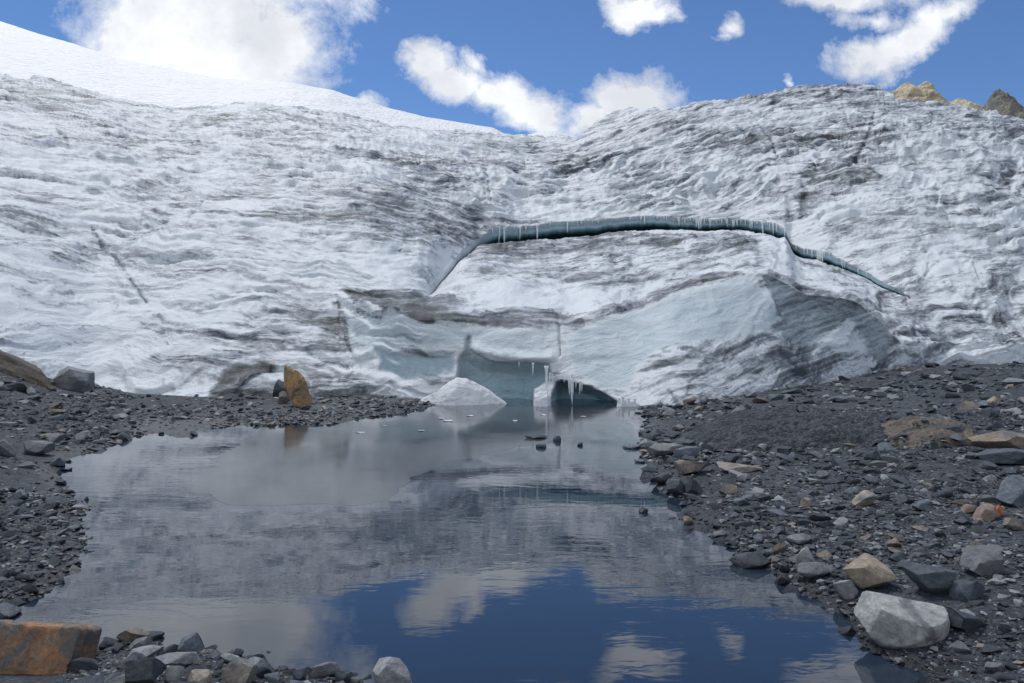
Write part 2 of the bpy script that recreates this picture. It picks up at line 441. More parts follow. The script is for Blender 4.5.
D3s = sum(np.interp(ux+o, ux, D3) for o in np.linspace(-90, 90, 37))/37
D2s = sum(np.interp(ux+o, ux, D2) for o in np.linspace(-30, 30, 21))/21
A1 = strip(yb+16, Db-0.25, y1, D1, 118)
A2 = strip(y1, D1, yt, Dt, 10)
A3 = strip(yt, Dt, y2, D2, 80, include_last=True)
Ly = np.concatenate([A1[0], A2[0], A3[0]]); LD = np.concatenate([A1[1], A2[1], A3[1]])
B1 = strip(y3, D3, y4, D4, 175, include_last=True)
Uy, UD = B1
def blur(c, r): return sum(np.interp(ux+o, ux, c) for o in np.linspace(-r, r, 41))/41
y3s, y4s, D4s = blur(np.interp(ux, [-330, 300, 420, 500, 600, 760, 900, 1000, 1380], [205, 250, 262, 244, 228, 226, 280, 292, 250]), 70), blur(y4, 55), blur(D4, 40)
_t = (y3s[None]-Uy)/(y3s-y4s)[None]
_t = np.where(_t > 1, 1+(_t-1)*0.6, _t)
_ub = 1/(1/D3s[None]+(1/D4s-1/D3s)[None]*np.clip(_t, -.5, 1.3))
_tt = sstep(0.0, 0.45, np.linspace(0, 1, UD.shape[0]))[:, None]
UD = UD*(1-_tt)+_ub*_tt
Ly[-80:] += n2_[None]*(np.exp(-np.linspace(4.5, 0, 80))[:, None]); Uy += n3_[None]*np.exp(-np.linspace(0, 22, Uy.shape[0]))[:, None]
NL = Ly.shape[0]; NU = Uy.shape[0]
py_ = np.concatenate([Ly, Uy]); DD = np.concatenate([LD, UD]); px_ = np.broadcast_to(ux[None], py_.shape).copy()
rows = NL+NU
x = px_.ravel(); y = py_.ravel(); D = DD.ravel()
isU = np.repeat(np.arange(rows) >= NL, nc)
P0 = P(x, y, D)
X, Y, Z = P0.T
# ragged lookup coordinates for stains
jx = x+6*fbm(x*0.05, y*0.05, x*0, 4); jy = y+6*fbm(x*0.05, y*0.08, x*0+40, 4)

tilt = np.interp(x, [-300, 100, 350, 520, 640, 760, 1024, 1300], [-.05, -.06, .02, .03, .16, .24, .22, .2])
Zl = Z-X*np.tan(tilt)
# relief
amp = np.clip(D/40, 0.55, 1.6)*(1-0.35*sstep(70, 95, D))
warp = fbm(X*0.07, Y*0.05, Z*0.12, 3)
swell = fbm(X*0.10, Y*0.06, Z*0.16, 3)
wZ = Zl+2.2*warp+1.0*fbm(X*.3, Y*.2, Z*.4+9, 3)
ledge = ridged(X*0.10+5, Y*0.04, wZ*0.55, 4, 0.55)
ledge2 = ridged(X*0.22, Y*0.1+7, wZ*1.25, 4, 0.55)
gul = ridged(X*0.22+1.2*warp, Y*0.08, Z*0.06+3, 3)
cup = fbm(X*1.3, Y*0.7, Z*1.7, 4, 0.6)
fold = fbm(X*0.35, Y*0.15, wZ*1.6+11, 4, 0.55)
cup2 = ridged(X*0.75, Y*0.4, Z*1.1+30, 4, 0.55)
front = np.concatenate([np.full(128, 1.0), np.linspace(1, 0, 81)**0.5, np.zeros(NU)]).repeat(nc)*m[None].repeat(rows, 0).ravel()
calm = sstep(395, 430, x)*sstep(905, 880, x)*(y > np.tile(y1, rows)-1)
def saw(per, ph, sx_, seed):
    t_ = (wZ+0.35*fbm(X*.5, Y*.3, Z*.8+seed, 4)+0.12*fbm(X*1.8, Y, Z*2+seed, 3))/per+ph+0.8*fbm(X*sx_, Y*.05, Z*.1+seed, 3)
    fr = t_-np.floor(t_)
    w_ = np.minimum(fr/0.22, (1-fr)/0.78)        # steep underside, long top
    mk = sstep(-0.12, 0.25, fbm(X*.13, Y*.1, Z*.25+seed*3, 4))
    return (w_-0.5)*mk
s1 = saw(2.1, 0, .12, 1.0); s2 = saw(0.85, .4, .2, 5.0); s3 = saw(0.42, .1, .3, 9.0)
fold2 = ridged((X+0.7*Z)*0.17+1.3*warp, Y*.04, (Z-0.5*X)*.07+40, 4, .55)
fold3 = ridged((X-0.5*Z)*0.30+warp, Y*.06, (Z+0.4*X)*.10+70, 3, .55)
fm = sstep(-.1, .25, fbm(X*.06, Y*.05, Z*.09+33, 3))
chips = ridged(X*1.6+warp, Y*0.8, Z*2.3+14, 3, .55)
disp = 0.42*(fold2-.3)*amp*fm+0.22*(fold3-.3)*amp*(1-fm*.6)+0.24*s1*amp+0.22*s2*amp+0.12*s3*amp+0.05*(chips-.3)*amp+0.6*swell+0.36*(ledge-0.2)*amp+0.17*(ledge2-0.2)*amp+0.3*(gul-0.3)*amp*sstep(0.0, 0.4, fbm(X*.05, Y*.05, Z*.05+77, 2)+.25)+0.05*cup*amp+0.04*cup2*amp+0.10*fold*amp
fadelip = np.ones_like(y)
g2 = np.tile(sstep(0.5, 4, gap), rows); ylip = np.tile((y2+y3)/2, rows)
fadelip = 1-g2*0.85*np.exp(-(np.abs(y-ylip)/14)**2)
disp = disp*fadelip*(1-0.72*calm)
basew = sstep(-14, 10, np.tile(yb, rows)-y)
disp = disp*(0.35+0.65*basew)
din = np.zeros_like(y)       # metres pushed away from the viewer (recesses +, bulges -)
dirt = np.zeros_like(y); blue = np.zeros_like(y); soft = np.zeros_like(y)

# --- the blue grotto in the front wall
CAVE = [(455, 372), (453.5, 362), (457, 354), (462.5, 350), (464, 338), (468, 334), (472, 336), (472, 349), (477, 354), (491, 361), (508, 362.5), (530, 363), (549, 365), (552, 374), (546, 384), (534, 390), (533, 425), (450, 425)]
CAVE2 = [(556, 383), (562, 380), (575, 384), (592, 388), (604, 394), (617, 402), (622, 425), (549, 425), (551, 396)]
c1 = poly_sd(x+0.8*fbm(x*.12, y*.12, x*0, 3), y+0.8*fbm(x*.12, y*.12, x*0+5, 3), CAVE); c2 = poly_sd(x+1.2*fbm(x*.15, y*.15, x*0, 3), y+1.2*fbm(x*.15, y*.15, x*0+5, 3), CAVE2)
lowp = ~isU
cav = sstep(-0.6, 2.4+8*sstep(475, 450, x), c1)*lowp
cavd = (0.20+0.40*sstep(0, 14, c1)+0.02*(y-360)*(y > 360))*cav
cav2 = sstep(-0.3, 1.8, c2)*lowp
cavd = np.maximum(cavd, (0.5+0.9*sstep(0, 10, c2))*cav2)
din += cavd
cavm = np.maximum(cav, cav2)
disp *= 1-0.9*cavm
disp += cavm*(0.16*fbm(X*1.4, Y*.5, Z*2.0+5, 3)+0.06*ridged(X*2.2, Y, Z*3.2, 3))
blue = np.maximum(blue, cav*(0.42+0.45*sstep(345, 402, y)+0.12*fbm(x*.04, y*.09, x*0+70, 3)))  # vertical colour gradient imitates the glow of translucent ice
blue = np.maximum(blue, cav2*(0.62+0.42*sstep(383, 405, y)))  # darker downward: shade of the hollow painted into the ice colour
# slumped band left of the grotto, faintly blue and set back under the brow
LB = [(372, 345), (400, 352), (454, 352), (454, 374), (430, 376), (400, 378), (380, 370)]
q = sstep(-3, 6, poly_sd(jx, jy, LB))*lowp
din += 0.25*q; blue = np.maximum(blue, 0.62*q); dirt -= 0.2*q
# lit lip over the grotto
lipd, _ = seg_dist(x, y, [(478, 350), (495, 356), (520, 358.5), (550, 359)])
din -= 0.30*np.exp(-(lipd/5)**2)*lowp*(1-cavm)
# bluish clean faces: front wall and the slab
FB = [(345, 310), (418, 326), (454, 325), (500, 332), (545, 338), (560, 345), (548, 362), (500, 360), (455, 350), (380, 352), (350, 345)]
q = sstep(-6, 12, poly_sd(jx, jy, FB))*lowp
blue = np.maximum(blue, 0.32*q)
SB = [(566, 342), (580, 332), (600, 326), (640, 312), (672, 299), (708, 289), (742, 276), (760, 286), (772, 305), (782, 320), (770, 330), (730, 338), (690, 345), (655, 352), (640, 368), (630, 392), (600, 388), (575, 376)]
q = sstep(-2, 4, poly_sd(jx*.6+x*.4, jy*.6+y*.4, SB))*lowp
slabclean = q
blue = np.maximum(blue, (0.40+0.22*fbm(x*.03, y*.05, x*0+3, 3))*q)
# --- general layered dirt
streak = fbm(X*0.16, Y*0.06, wZ*1.5, 5, 0.6)
broad = fbm(X*0.07, Y*0.05, Z*0.14+50, 3)
lines_ = ridged(X*0.11+3, Y*0.05, wZ*0.8+20, 4, 0.6)
wisps0 = 0
wisps = fbm(X*0.3+1.5*warp, Y*0.1, wZ*0.9+60, 5, 0.6)
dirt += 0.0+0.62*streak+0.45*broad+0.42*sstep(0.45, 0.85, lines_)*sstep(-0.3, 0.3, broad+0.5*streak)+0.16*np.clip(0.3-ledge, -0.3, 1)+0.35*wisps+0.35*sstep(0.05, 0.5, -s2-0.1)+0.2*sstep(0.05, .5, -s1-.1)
slabstreak = fbm(X*0.16, Y*0.1, Zl*8.5, 5, 0.68)
dirt -= 0.42*slabclean; soft += 0.45*slabclean
dirt -= 0.25*sstep(-4, 8, poly_sd(jx, jy, FB))*lowp
dirt -= 0.5*cavm; soft += cavm
dirt += 0.10*sstep(500, 760, x)*sstep(180, 120, y)
# --- dirty ground-up bands and patches seen on the ice
def line(pts, w, amt, d=0.0, side=0.0):
    global dirt, din
    dd, t_ = seg_dist(jx*0.35+x*0.65, jy*0.35+y*0.65, pts)
    k = np.exp(-(dd/w)**2)
    dirt += amt*k; din += d*k
def patch(poly, soft, amt, d=0.0, mask=None):
    global dirt, din
    k = sstep(-soft, soft, poly_sd(jx, jy, poly))
    if mask is not None: k = k*mask
    dirt += amt*k; din += d*k
    return k
patch([(341, 292), (410, 296), (470, 309), (510, 313), (546, 320), (570, 322), (613, 309), (660, 290), (720, 273), (746, 271), (746, 276), (672, 295), (636, 311), (594, 326), (566, 338), (531, 332), (478, 325), (454, 322), (418, 323), (355, 306)], 2.0, 0.60, 0.0, lowp)
patch([(341, 293), (400, 300), (440, 315), (424, 324), (390, 315), (352, 304)], 3, 0.30, 0, lowp)
SLG = [(762, 277), (772, 276), (790, 287), (806, 298), (841, 300), (859, 306), (880, 323), (896, 346), (888, 352), (880, 366), (872, 356), (864, 342), (856, 326), (845, 318), (834, 330), (820, 342), (812, 352), (810, 368), (803, 360), (798, 347), (784, 340), (775, 330), (784, 322), (774, 304)]
kg = sstep(-1.6-5*sstep(312, 340, y), 2.2+6*sstep(312, 340, y), poly_sd(jx*.4+x*.6, jy*.4+y*.6, SLG))*lowp
dirt += 0.30*kg; blue = np.maximum(blue, 0.25*kg)
dirt += (0.46-dirt)*kg*0.8+0.55*slabstreak*kg; soft += 0.6*kg; disp *= 1-0.6*kg
din += 0.10*kg
fx_ = np.interp(y, [270, 300, 325, 350, 380], [752, 772, 788, 800, 812])
din += np.clip(x-fx_, 0, 140)*0.010*lowp*sstep(905, 870, x)
edge, _ = seg_dist(x, y, [(771, 275), (806, 297), (841, 299), (859, 306), (880, 323), (896, 346)])
dirt += 0.12*np.exp(-(edge/3.5)**2)*lowp
patch([(640, 352), (700, 345), (770, 335), (800, 350), (840, 352), (880, 370), (800, 388), (740, 398), (690, 408), (650, 402), (635, 385)], 10, 0.10, 0, lowp)
lowslab = sstep(-8, 10, poly_sd(jx, jy, [(622, 380), (650, 352), (700, 342), (770, 332), (800, 350), (842, 352), (882, 372), (800, 392), (740, 402), (690, 412), (650, 406)]))*lowp
dirt += lowslab*(0.04+0.8*slabstreak)
terr = sstep(-6, 10, poly_sd(jx, jy, [(450, 270), (490, 245), (600, 236), (740, 230), (765, 262), (700, 278), (600, 308), (540, 306), (470, 296)]))*lowp
dirt += terr*(0.10+0.30*cup2)
for pts, w, a in (([(645, 372), (700, 356), (770, 338)], 4, .3), ([(660, 386), (720, 368), (790, 352)], 3, .25), ([(655, 398), (700, 386), (760, 372)], 3, .3), ([(690, 402), (760, 384), (840, 362)], 4, .22), ([(640, 360), (690, 349)], 3, .22), ([(700, 362), (740, 352)], 5, .25), ([(780, 352), (800, 372), (812, 396)], 3, .2), ([(668, 392), (678, 406)], 2, .35)):
    line(pts, w, a)
patch([(206, 404), (214, 386), (226, 368), (240, 362), (262, 360), (276, 364), (262, 372), (248, 380), (236, 396), (238, 406)], 3.0, 0.75, -0.15)
patch([(236, 402), (244, 386), (262, 377), (284, 382), (286, 404)], 4, 0.40)
line([(240, 386), (252, 374), (272, 364)], 4, 0.45, -0.15)
patch([(255, 340), (290, 352), (320, 345), (350, 360), (330, 375), (290, 372), (262, 362)], 12, 0.18)
patch([(230, 300), (290, 290), (340, 296), (340, 330), (300, 345), (240, 330)], 14, 0.17)
patch([(120, 262), (170, 254), (230, 262), (210, 282), (150, 286)], 10, 0.18)
patch([(10, 300), (60, 270), (90, 255), (100, 275), (60, 300), (20, 318)], 8, 0.16)
patch([(12, 330), (50, 322), (66, 332), (40, 338)], 4, 0.3)
patch([(395, 180), (450, 165), (470, 190), (440, 215), (390, 215), (360, 222)], 10, 0.2)
patch([(495, 248), (515, 246), (508, 262), (484, 262)], 5, 0.3)
patch([(735, 240), (757, 238), (760, 268), (745, 272), (735, 258)], 4, 0.28)
patch([(560, 285), (620, 278), (640, 284), (600, 296)], 6, .2)
patch([(800, 186), (806, 190), (808, 215), (800, 222)], 2.5, .3, .3)
patch([(995, 172), (1018, 165), (1016, 176), (1000, 186)], 3, .4, .6)
patch([(938, 190), (952, 198), (962, 196), (955, 212), (946, 222), (942, 205)], 3, .26, .5)
patch([(866, 130), (880, 125), (895, 132), (880, 150), (868, 150)], 8, .18)
patch([(0, 75), (60, 82), (130, 105), (180, 112), (130, 125), (60, 112), (0, 105)], 8, .16)
# cracks
def crack(pts, w, depth, dk):
    global dirt, din
    depth = depth*.6; dk = dk*.7
    dd, t_ = seg_dist(jx*.5+x*.5, jy*.5+y*.5, pts)
    dd = dd*(1+0.8*fbm(x*.09, y*.09, x*0+len(pts), 3)); dk = dk*np.clip(.75+1.6*fbm(x*.06, y*.06, x*0+3+len(pts), 3), .1, 1.3)
    k = np.exp(-(dd/(w*(0.45+0.75*np.sin(np.pi*np.clip(t_, .05, .95)))))**2)
    dirt += dk*k; din += depth*k
crack([(873, 114), (871, 130), (866, 146), (858, 160), (848, 172)], 2.4, 1.4, .65)
crack([(95, 237), (103, 250), (115, 262), (128, 282), (147, 306)], 2.2, .8, .6)
crack([(337, 298), (341, 315), (347, 335), (351, 352)], 1.7, .6, .5)
crack([(479, 160), (486, 175), (490, 190), (492, 210)], 1.8, .6, .35)
crack([(466, 160), (474, 180), (484, 200)], 2.2, -.6, -.1)
crack([(184, 168), (192, 185), (188, 205)], 2.0, -.6, -.2)
crack([(122, 130), (125, 145), (130, 160)], 2.2, .7, .35)
crack([(104, 128), (110, 142)], 2.2, .7, .35)
crack([(938, 190), (934, 215)], 1.5, .5, .3)
crack([(800, 250), (860, 300), (800, 280)], 1.6, .2, .1)
crack([(905, 300), (915, 320), (911, 345)], 2.2, .5, .35)
crack([(558, 322), (560, 340), (560, 358)], 1.2, .25, .2)
crack([(120, 275), (128, 292), (140, 304)], 7, -.5, -.25)
rc = random.Random(21)
for k in range(34):
    cx_, cy_ = rc.uniform(-40, 1070), rc.uniform(125, 330)
    if (330 < cx_ < 930 and cy_ > 205) or (cx_ <= 330 and cy_ > 225): continue
    L_ = rc.uniform(14, 48); an = rc.uniform(0.5, 1.2)*rc.choice((1, 1, -1)); pts_ = []
    for j in range(5):
        f_ = j/4-.5
        pts_.append((cx_+f_*L_*math.cos(an)+rc.uniform(-2.5, 2.5), cy_+f_*L_*math.sin(an)+rc.uniform(-2, 2)))
    crack(pts_, rc.uniform(1.1, 2.4), rc.choice((-.6, .5, .8)), rc.uniform(.1, .4))
# pale snow patches
for poly, a in (([(200, 130), (236, 150), (228, 165), (205, 160)], .35), ([(440, 255), (470, 262), (462, 282), (440, 285)], .35), ([(480, 300), (540, 306), (560, 318), (520, 322), (470, 312)], .3), ([(60, 320), (160, 335), (170, 370), (120, 372)], .15), ([(770, 245), (800, 262), (870, 290), (840, 298), (800, 290), (765, 270)], .22)):
    patch(poly, 6, -a)

nrm = np.array([0.0, -0.55, 0.835])
ray = P0-np.array([0, 0, CAMZ]); ray /= np.linalg.norm(ray, axis=1)[:, None]
V = P0+nrm[None]*disp[:, None]+ray*din[:, None]
# far side of the crest, so the ice has a back
back = V.reshape(rows, nc, 3)[-1]
extra = []
for k, (dy, dz) in enumerate(((3, -0.5), (12, -4), (40, -14), (90, -45))):
    e = back.copy(); e[:, 0] *= 1+dy/D4; e[:, 1] += dy; e[:, 2] += dz; extra.append(e)
gl_loc = Vector((0, 24, 0))
glacier = empty('glacier', gl_loc)
tag(glacier, 'grey-white glacier with dirty layers, icicles and a blue grotto above the pond', 'glacier')
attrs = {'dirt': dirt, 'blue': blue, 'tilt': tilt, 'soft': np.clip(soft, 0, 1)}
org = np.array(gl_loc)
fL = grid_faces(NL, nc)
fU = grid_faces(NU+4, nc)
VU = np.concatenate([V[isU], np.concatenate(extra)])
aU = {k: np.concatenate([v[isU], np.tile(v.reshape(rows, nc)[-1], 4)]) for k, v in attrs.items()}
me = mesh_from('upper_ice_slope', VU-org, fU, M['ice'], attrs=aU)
add('upper_ice_slope', me, gl_loc, glacier)
VL = V[lowp]; aL = {k: v[lowp] for k, v in attrs.items()}
xl = x[lowp]; yl = y[lowp]
SLAB = [(560, 338), (594, 324), (636, 310), (672, 294), (708, 284), (746, 273), (771, 275), (806, 297), (841, 299), (859, 306), (880, 323), (898, 348), (885, 376), (840, 420), (620, 450), (618, 404), (604, 394), (575, 384), (558, 378), (556, 360)]
slab_sd = poly_sd(xl, yl, SLAB)
cm = cavm[lowp]
fsl = (slab_sd[fL].mean(1) > 0) & (cm[fL].mean(1) < 0.5)
fcv = cm[fL].mean(1) >= 0.5
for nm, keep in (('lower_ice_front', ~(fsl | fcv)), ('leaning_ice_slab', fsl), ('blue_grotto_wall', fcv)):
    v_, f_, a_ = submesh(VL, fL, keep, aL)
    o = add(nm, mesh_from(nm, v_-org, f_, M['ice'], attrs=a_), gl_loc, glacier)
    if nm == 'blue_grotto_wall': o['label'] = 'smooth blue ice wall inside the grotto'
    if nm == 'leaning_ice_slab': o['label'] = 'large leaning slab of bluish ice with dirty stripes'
# overhang behind the icicles: runs from the upper lip down and in, past the lower lip
sel = np.where(gap > 0.8)[0]
i0, i1 = sel.min(), sel.max()+1
up = V.reshape(rows, nc, 3)[NL, i0:i1]; lo = V.reshape(rows, nc, 3)[NL-1, i0:i1]
n_o = 22
wall = []
for k in range(n_o):
    tt = k/(n_o-1)
    gm_ = gap[i0:i1]*D3[i0:i1]/F
    p = up.copy()
    p[:, 2] = up[:, 2]-tt*(gm_*1.35+0.1)
    dep = (0.06*min(1, tt*6)+3.4*max(tt-.3, 0)**1.4)*np.clip(gm_/0.8, 0.15, 1.2)
    dep = dep+0.10*ridged(p[:, 0]*1.3, p[:, 2]*.2, p[:, 0]*0+2, 3)*min(1, tt*5)+0.18*fbm(p[:, 0]*0.9, p[:, 2]*0.7, p[:, 0]*0+4, 3)*tt
    dep = dep*(0.12+0.88*sstep(466, 494, ux[i0:i1]))
    sc = 1+dep/D3[i0:i1]
    p[:, 1] *= sc; p[:, 0] *= sc
    if k == 0: p[:, 2] += 0.06; p[:, 1] += 0.05
    wall.append(p)
wall = np.concatenate(wall)
wa = {'dirt': np.full(len(wall), -0.45), 'blue': np.tile(0.35+0.65*sstep(466, 494, ux[i0:i1]), n_o)*np.repeat(0.38+1.15*np.clip(np.linspace(0, 1, n_o)/.60, 0, 1)**1.15, i1-i0), 'tilt': np.zeros(len(wall)), 'soft': np.ones(len(wall))}  # pale lip to dark bottom: glow and recess shade put into the colour
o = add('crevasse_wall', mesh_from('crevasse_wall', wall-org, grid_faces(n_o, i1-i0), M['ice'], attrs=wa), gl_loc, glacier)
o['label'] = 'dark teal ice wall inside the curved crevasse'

# icicles
def icicle_material():
    t = NT('icicle_ice')
    pos = t.n('ShaderNodeNewGeometry').outputs['Position']
    n = t.noise(t.mapping(pos, scale=(6, 6, 1)), 2.0, 4)
    t.principled(Base_Color=t.mix(n, c4(0.80, 0.85, 0.88), c4(0.90, 0.93, 0.95)), Roughness=0.22, IOR=1.31)
    return t.m
M['icicle'] = icicle_material()
def icicle_mesh(seed, r, L):
    bm = bmesh.new(); rr = random.Random(seed); ns, nr = 9, 12
    rings = []
    dx, dy = rr.uniform(-.04, .04)*L, rr.uniform(-.03, .03)*L
    for k in range(nr):
        tt = k/(nr-1)
        rad = r*((1-tt)**0.75*0.95+0.05)*(1+0.14*math.sin(tt*21+seed))*(1.5 if k == 0 else 1)
        rings.append([bm.verts.new((math.cos(a)*rad+dx*tt*tt, math.sin(a)*rad+dy*tt*tt, -L*tt+(0.12*r if k == 0 else 0))) for a in [2*math.pi*i/ns for i in range(ns)]])
    for a, b in zip(rings, rings[1:]):
        for i in range(ns): bm.faces.new((a[i], a[(i+1) % ns], b[(i+1) % ns], b[i])).smooth = True
    bm.faces.new(rings[0]); bm.faces.new(rings[-1][::-1])
    bmesh.ops.recalc_face_normals(bm, faces=bm.faces[:])
    me = bpy.data.meshes.new('icicle'); bm.to_mesh(me); bm.free(); me.materials.append(M['icicle'])
    return me
def add_icicle(px, py, D, wpx, lpx, seed):
    p = P(px, py, D)
    me = icicle_mesh(seed, wpx/2/F*D, lpx/F*D)
    o = add('icicle', me, Vector(p), glacier)
    o['group'] = 'icicles hanging on the glacier'
rI = random.Random(3)
lip = [(492, 2, 12), (499, 2, 13), (503, 2.6, 15), (512, 1.8, 9), (518, 1.6, 10), (525, 2.6, 14), (534, 2, 8), (540, 2.2, 12), (552, 1.6, 6), (569, 2.6, 11), (576, 1.6, 5), (583, 2, 8), (596, 1.6, 5), (612, 1.5, 4), (630, 2.2, 10), (641, 2.6, 12), (646, 1.6, 6),
       (655, 1.5, 5), (666, 1.6, 5), (678, 2, 10), (682, 1.8, 10), (692, 1.6, 7), (696, 3, 14), (698, 2.4, 11), (703, 2, 11), (706, 1.6, 8), (709, 2, 9), (714, 2.2, 10), (718, 1.6, 7), (722, 2.2, 9), (727, 2, 10), (732, 2.6, 12), (735, 2, 8), (740, 2.2, 11), (744, 2.4, 12), (748, 2, 9), (752, 1.8, 8), (757, 2.2, 10), (763, 2.6, 13), (768, 2, 10), (773, 2.4, 11), (778, 2, 8), (783, 1.8, 7),
       (797, 3, 10), (803, 2, 9), (808, 2.2, 10), (812, 2, 8), (816, 2.4, 11), (820, 2, 9), (824, 2.6, 11), (828, 2, 8), (838, 1.6, 6), (842, 2, 8), (846, 1.6, 7), (856, 1.4, 5), (866, 1.2, 4)]
lip = lip+[(ix+rI.uniform(-4, 4), iw*.8, il*.7) for ix, iw, il in lip if ix > 590]
for k, (ix, iw, il) in enumerate(lip):
    ix += rI.uniform(-2.5, 2.5)
    j = int(np.argmin(np.abs(ux-ix)))
    q = V.reshape(rows, nc, 3)[NL, j]
    pyq = YH-(q[2]-CAMZ)/q[1]*F
    add_icicle(512+F*q[0]/q[1], pyq-0.4, q[1]-0.05, iw*rI.uniform(.7, 1.3), il*(0.25+1.2*rI.random()**1.4), k)
cv = [(533, 363, 2.0, 13), (546.5, 366, 3.2, 40), (550, 373, 1.8, 14), (552.5, 374, 1.4, 9), (569, 378, 2.4, 18), (571.5, 379, 3.4, 26), (573, 379, 2, 16), (576, 380, 1.4, 9), (580, 381, 2, 14), (582, 382, 1.4, 10), (564, 377, 1.4, 6), (519, 362, 1.2, 5),
      (619, 398, 2.0, 7), (623, 397, 2.6, 10), (629, 398.5, 2.2, 6), (635, 399, 2.4, 7)]
for k, (ix, iy, iw, il) in enumerate(cv): add_icicle(ix, iy, 22.35 if ix < 600 else 21.75, iw, il, 100+k)

# ------------------------------------------------------------------ snow dome behind
sx = np.concatenate([np.linspace(-700, -30, 60), np.arange(-25, 600, 2.0)])
sk = curve([(-700, -60), (-200, -25), (-60, 8), (0, 21), (30, 31), (74, 44), (115, 57), (180, 70.5), (221, 78), (287, 82), (328, 89), (381, 105.5), (420, 115.5), (450, 121), (493, 128), (505, 134), (525, 135), (540, 132), (553, 130.5), (570, 135), (582, 139), (592, 150), (600, 160)], sx, 3)
low = curve([(-700, 120), (0, 105), (160, 135), (310, 138), (440, 150), (545, 155), (620, 170)], sx)
Dl = curve([(-700, 112), (0, 104), (250, 99), (450, 104), (600, 109)], sx); Dh = curve([(-700, 330), (0, 300), (250, 270), (490, 230), (600, 220)], sx)
sy, sD = strip(low, Dl, sk, Dh, 70, include_last=True)
sp = P(np.broadcast_to(sx[None], sy.shape), sy, sD).reshape(-1, 3)
sw = np.repeat(1-np.linspace(0, 1, sy.shape[0])**4, len(sx))
rel = 0.7*fbm(sp[:, 0]*.05, sp[:, 1]*.02, sp[:, 2]*.05, 4)+0.35*ridged(sp[:, 0]*.5, sp[:, 1]*.03, sp[:, 2]*.15, 3)*np.repeat(sstep(.55, .1, np.linspace(0, 1, sy.shape[0])), len(sx))
sp[:, 2] += rel*sw*1.0+0.5*fbm(sp[:, 0]*.12, sp[:, 1]*.02, sp[:, 0]*0, 3)
last = sp.reshape(sy.shape[0], -1, 3)[-1]
ext = []
for dy, dz in ((20, -1), (80, -12), (250, -90)):
    e = last.copy(); e[:, 1] += dy; e[:, 2] += dz; ext.append(e)
sp = np.concatenate([sp]+ext)
o = add('snow_cap', mesh_from('snow_cap', sp-org, grid_faces(sy.shape[0]+3, len(sx)), M['snow']), gl_loc, glacier)
o['label'] = 'sunlit white snow dome above the grey ice'

# ------------------------------------------------------------------ rocks
def ico(sub):
    bm = bmesh.new(); bmesh.ops.create_icosphere(bm, subdivisions=sub, radius=1)
    v = np.array([q.co[:] for q in bm.verts]); f = np.array([[q.index for q in fc.verts] for fc in bm.faces]); bm.free()
    return v, f
ICO = {k: ico(k) for k in (1, 2, 3, 4, 5)}

def cut_rock(seed, sub, ncut=11, lo=.45, hi=.85, rough=.03, flat_top=None):
    r = np.random.default_rng(seed)
    v, f = ICO[sub]; v = v*np.array([1, 1, 1.0])
    dirs = r.normal(size=(ncut, 3)); dirs /= np.linalg.norm(dirs, axis=1)[:, None]
    for d in dirs:
        h = r.uniform(lo, hi)
        s = v@d
        ex = np.clip(s-h, 0, None)
        v = v-ex[:, None]*d[None]*0.97
    o = seed*3.17
    if rough:
        v = v+v/np.linalg.norm(v, axis=1)[:, None]*(rough*1.6*fbm(v[:, 0]*2+o, v[:, 1]*2, v[:, 2]*2, 4, .6)+rough*0.5*ridged(v[:, 0]*6+o, v[:, 1]*6, v[:, 2]*6, 2))[:, None]
    v = v-(v.max(0)+v.min(0))/2
    v = v/(v.max(0)-v.min(0))[None]
    return v, f          # unit box centred on the origin

def place_rock(name, label, px, pyb, wpx, hpx, mat, seed, depth=0.8, rz=0.0, tx=0.0, ncut=11, sub=4, lo=.36, hi=.72, rough=.03, sink=0.18, verts=None, group=None, cat='rock', smooth=True, taper=0.0):
    X_, Y_ = hit_ground(px, pyb)
    w = wpx/F*Y_; h = hpx/F*Y_
    v, f = cut_rock(seed, sub, ncut+8, lo, hi, rough)
    if verts is not None: v, f = verts
    if taper:
        v = v.copy(); k_ = 1-taper*(v[:, 2]+.5); v[:, 0] *= k_; v[:, 1] *= k_
    R = np.array(Euler((0, tx, rz)).to_matrix())
    v = v@R.T
    v = v/(v.max(0)-v.min(0))
    v = v*np.array([w, w*depth, h*(1+sink)])
    v[:, 2] -= v[:, 2].min()+h*sink
    Yc = Y_+w*depth*0.35
    Xc = (px-512)/F*Yc
    zc = max(gh(Xc, Y_+w*depth*.15), -0.03 if h > .1 else -.01)
    me = mesh_from(name, v, f, M[mat] if isinstance(mat, str) else mat, smooth=smooth)
    me.set_sharp_from_angle(angle=math.radians(32))
    o = add(name, me, (Xc, Yc, zc))
    tag(o, label, cat, group)
    OCC.append((Xc, Yc, w*.5))
    return o
OCC = []

M['boulder'] = rock_material('pale_boulder', ((0.27, 0.28, 0.28), (0.40, 0.41, 0.40)), stain=(0.17, 0.175, 0.185), stain_lo=.6, stain_hi=.64, scale=3, var=0.0)
M['ochre'] = rock_material('ochre_rock', ((0.29, 0.24, 0.18), (0.37, 0.32, 0.26)), stain=(0.16, 0.15, 0.14), stain_lo=.52, stain_hi=.66, scale=4, var=0.0)
M['orange'] = rock_material('orange_rock', ((0.36, 0.17, 0.07), (0.27, 0.19, 0.13)), stain=(0.14, 0.14, 0.135), stain_lo=.46, stain_hi=.62, scale=5.5, var=0.0, wet=False)
M['gold'] = rock_material('golden_rock', ((0.46, 0.28, 0.12), (0.30, 0.23, 0.15)), stain=(0.13, 0.13, 0.12), stain_lo=.55, stain_hi=.7, scale=2.2, var=0.0)
M['tan'] = rock_material('tan_rock', ((0.22, 0.20, 0.18), (0.30, 0.26, 0.21)), stain=(0.14, 0.14, 0.145), scale=4, var=0.2)
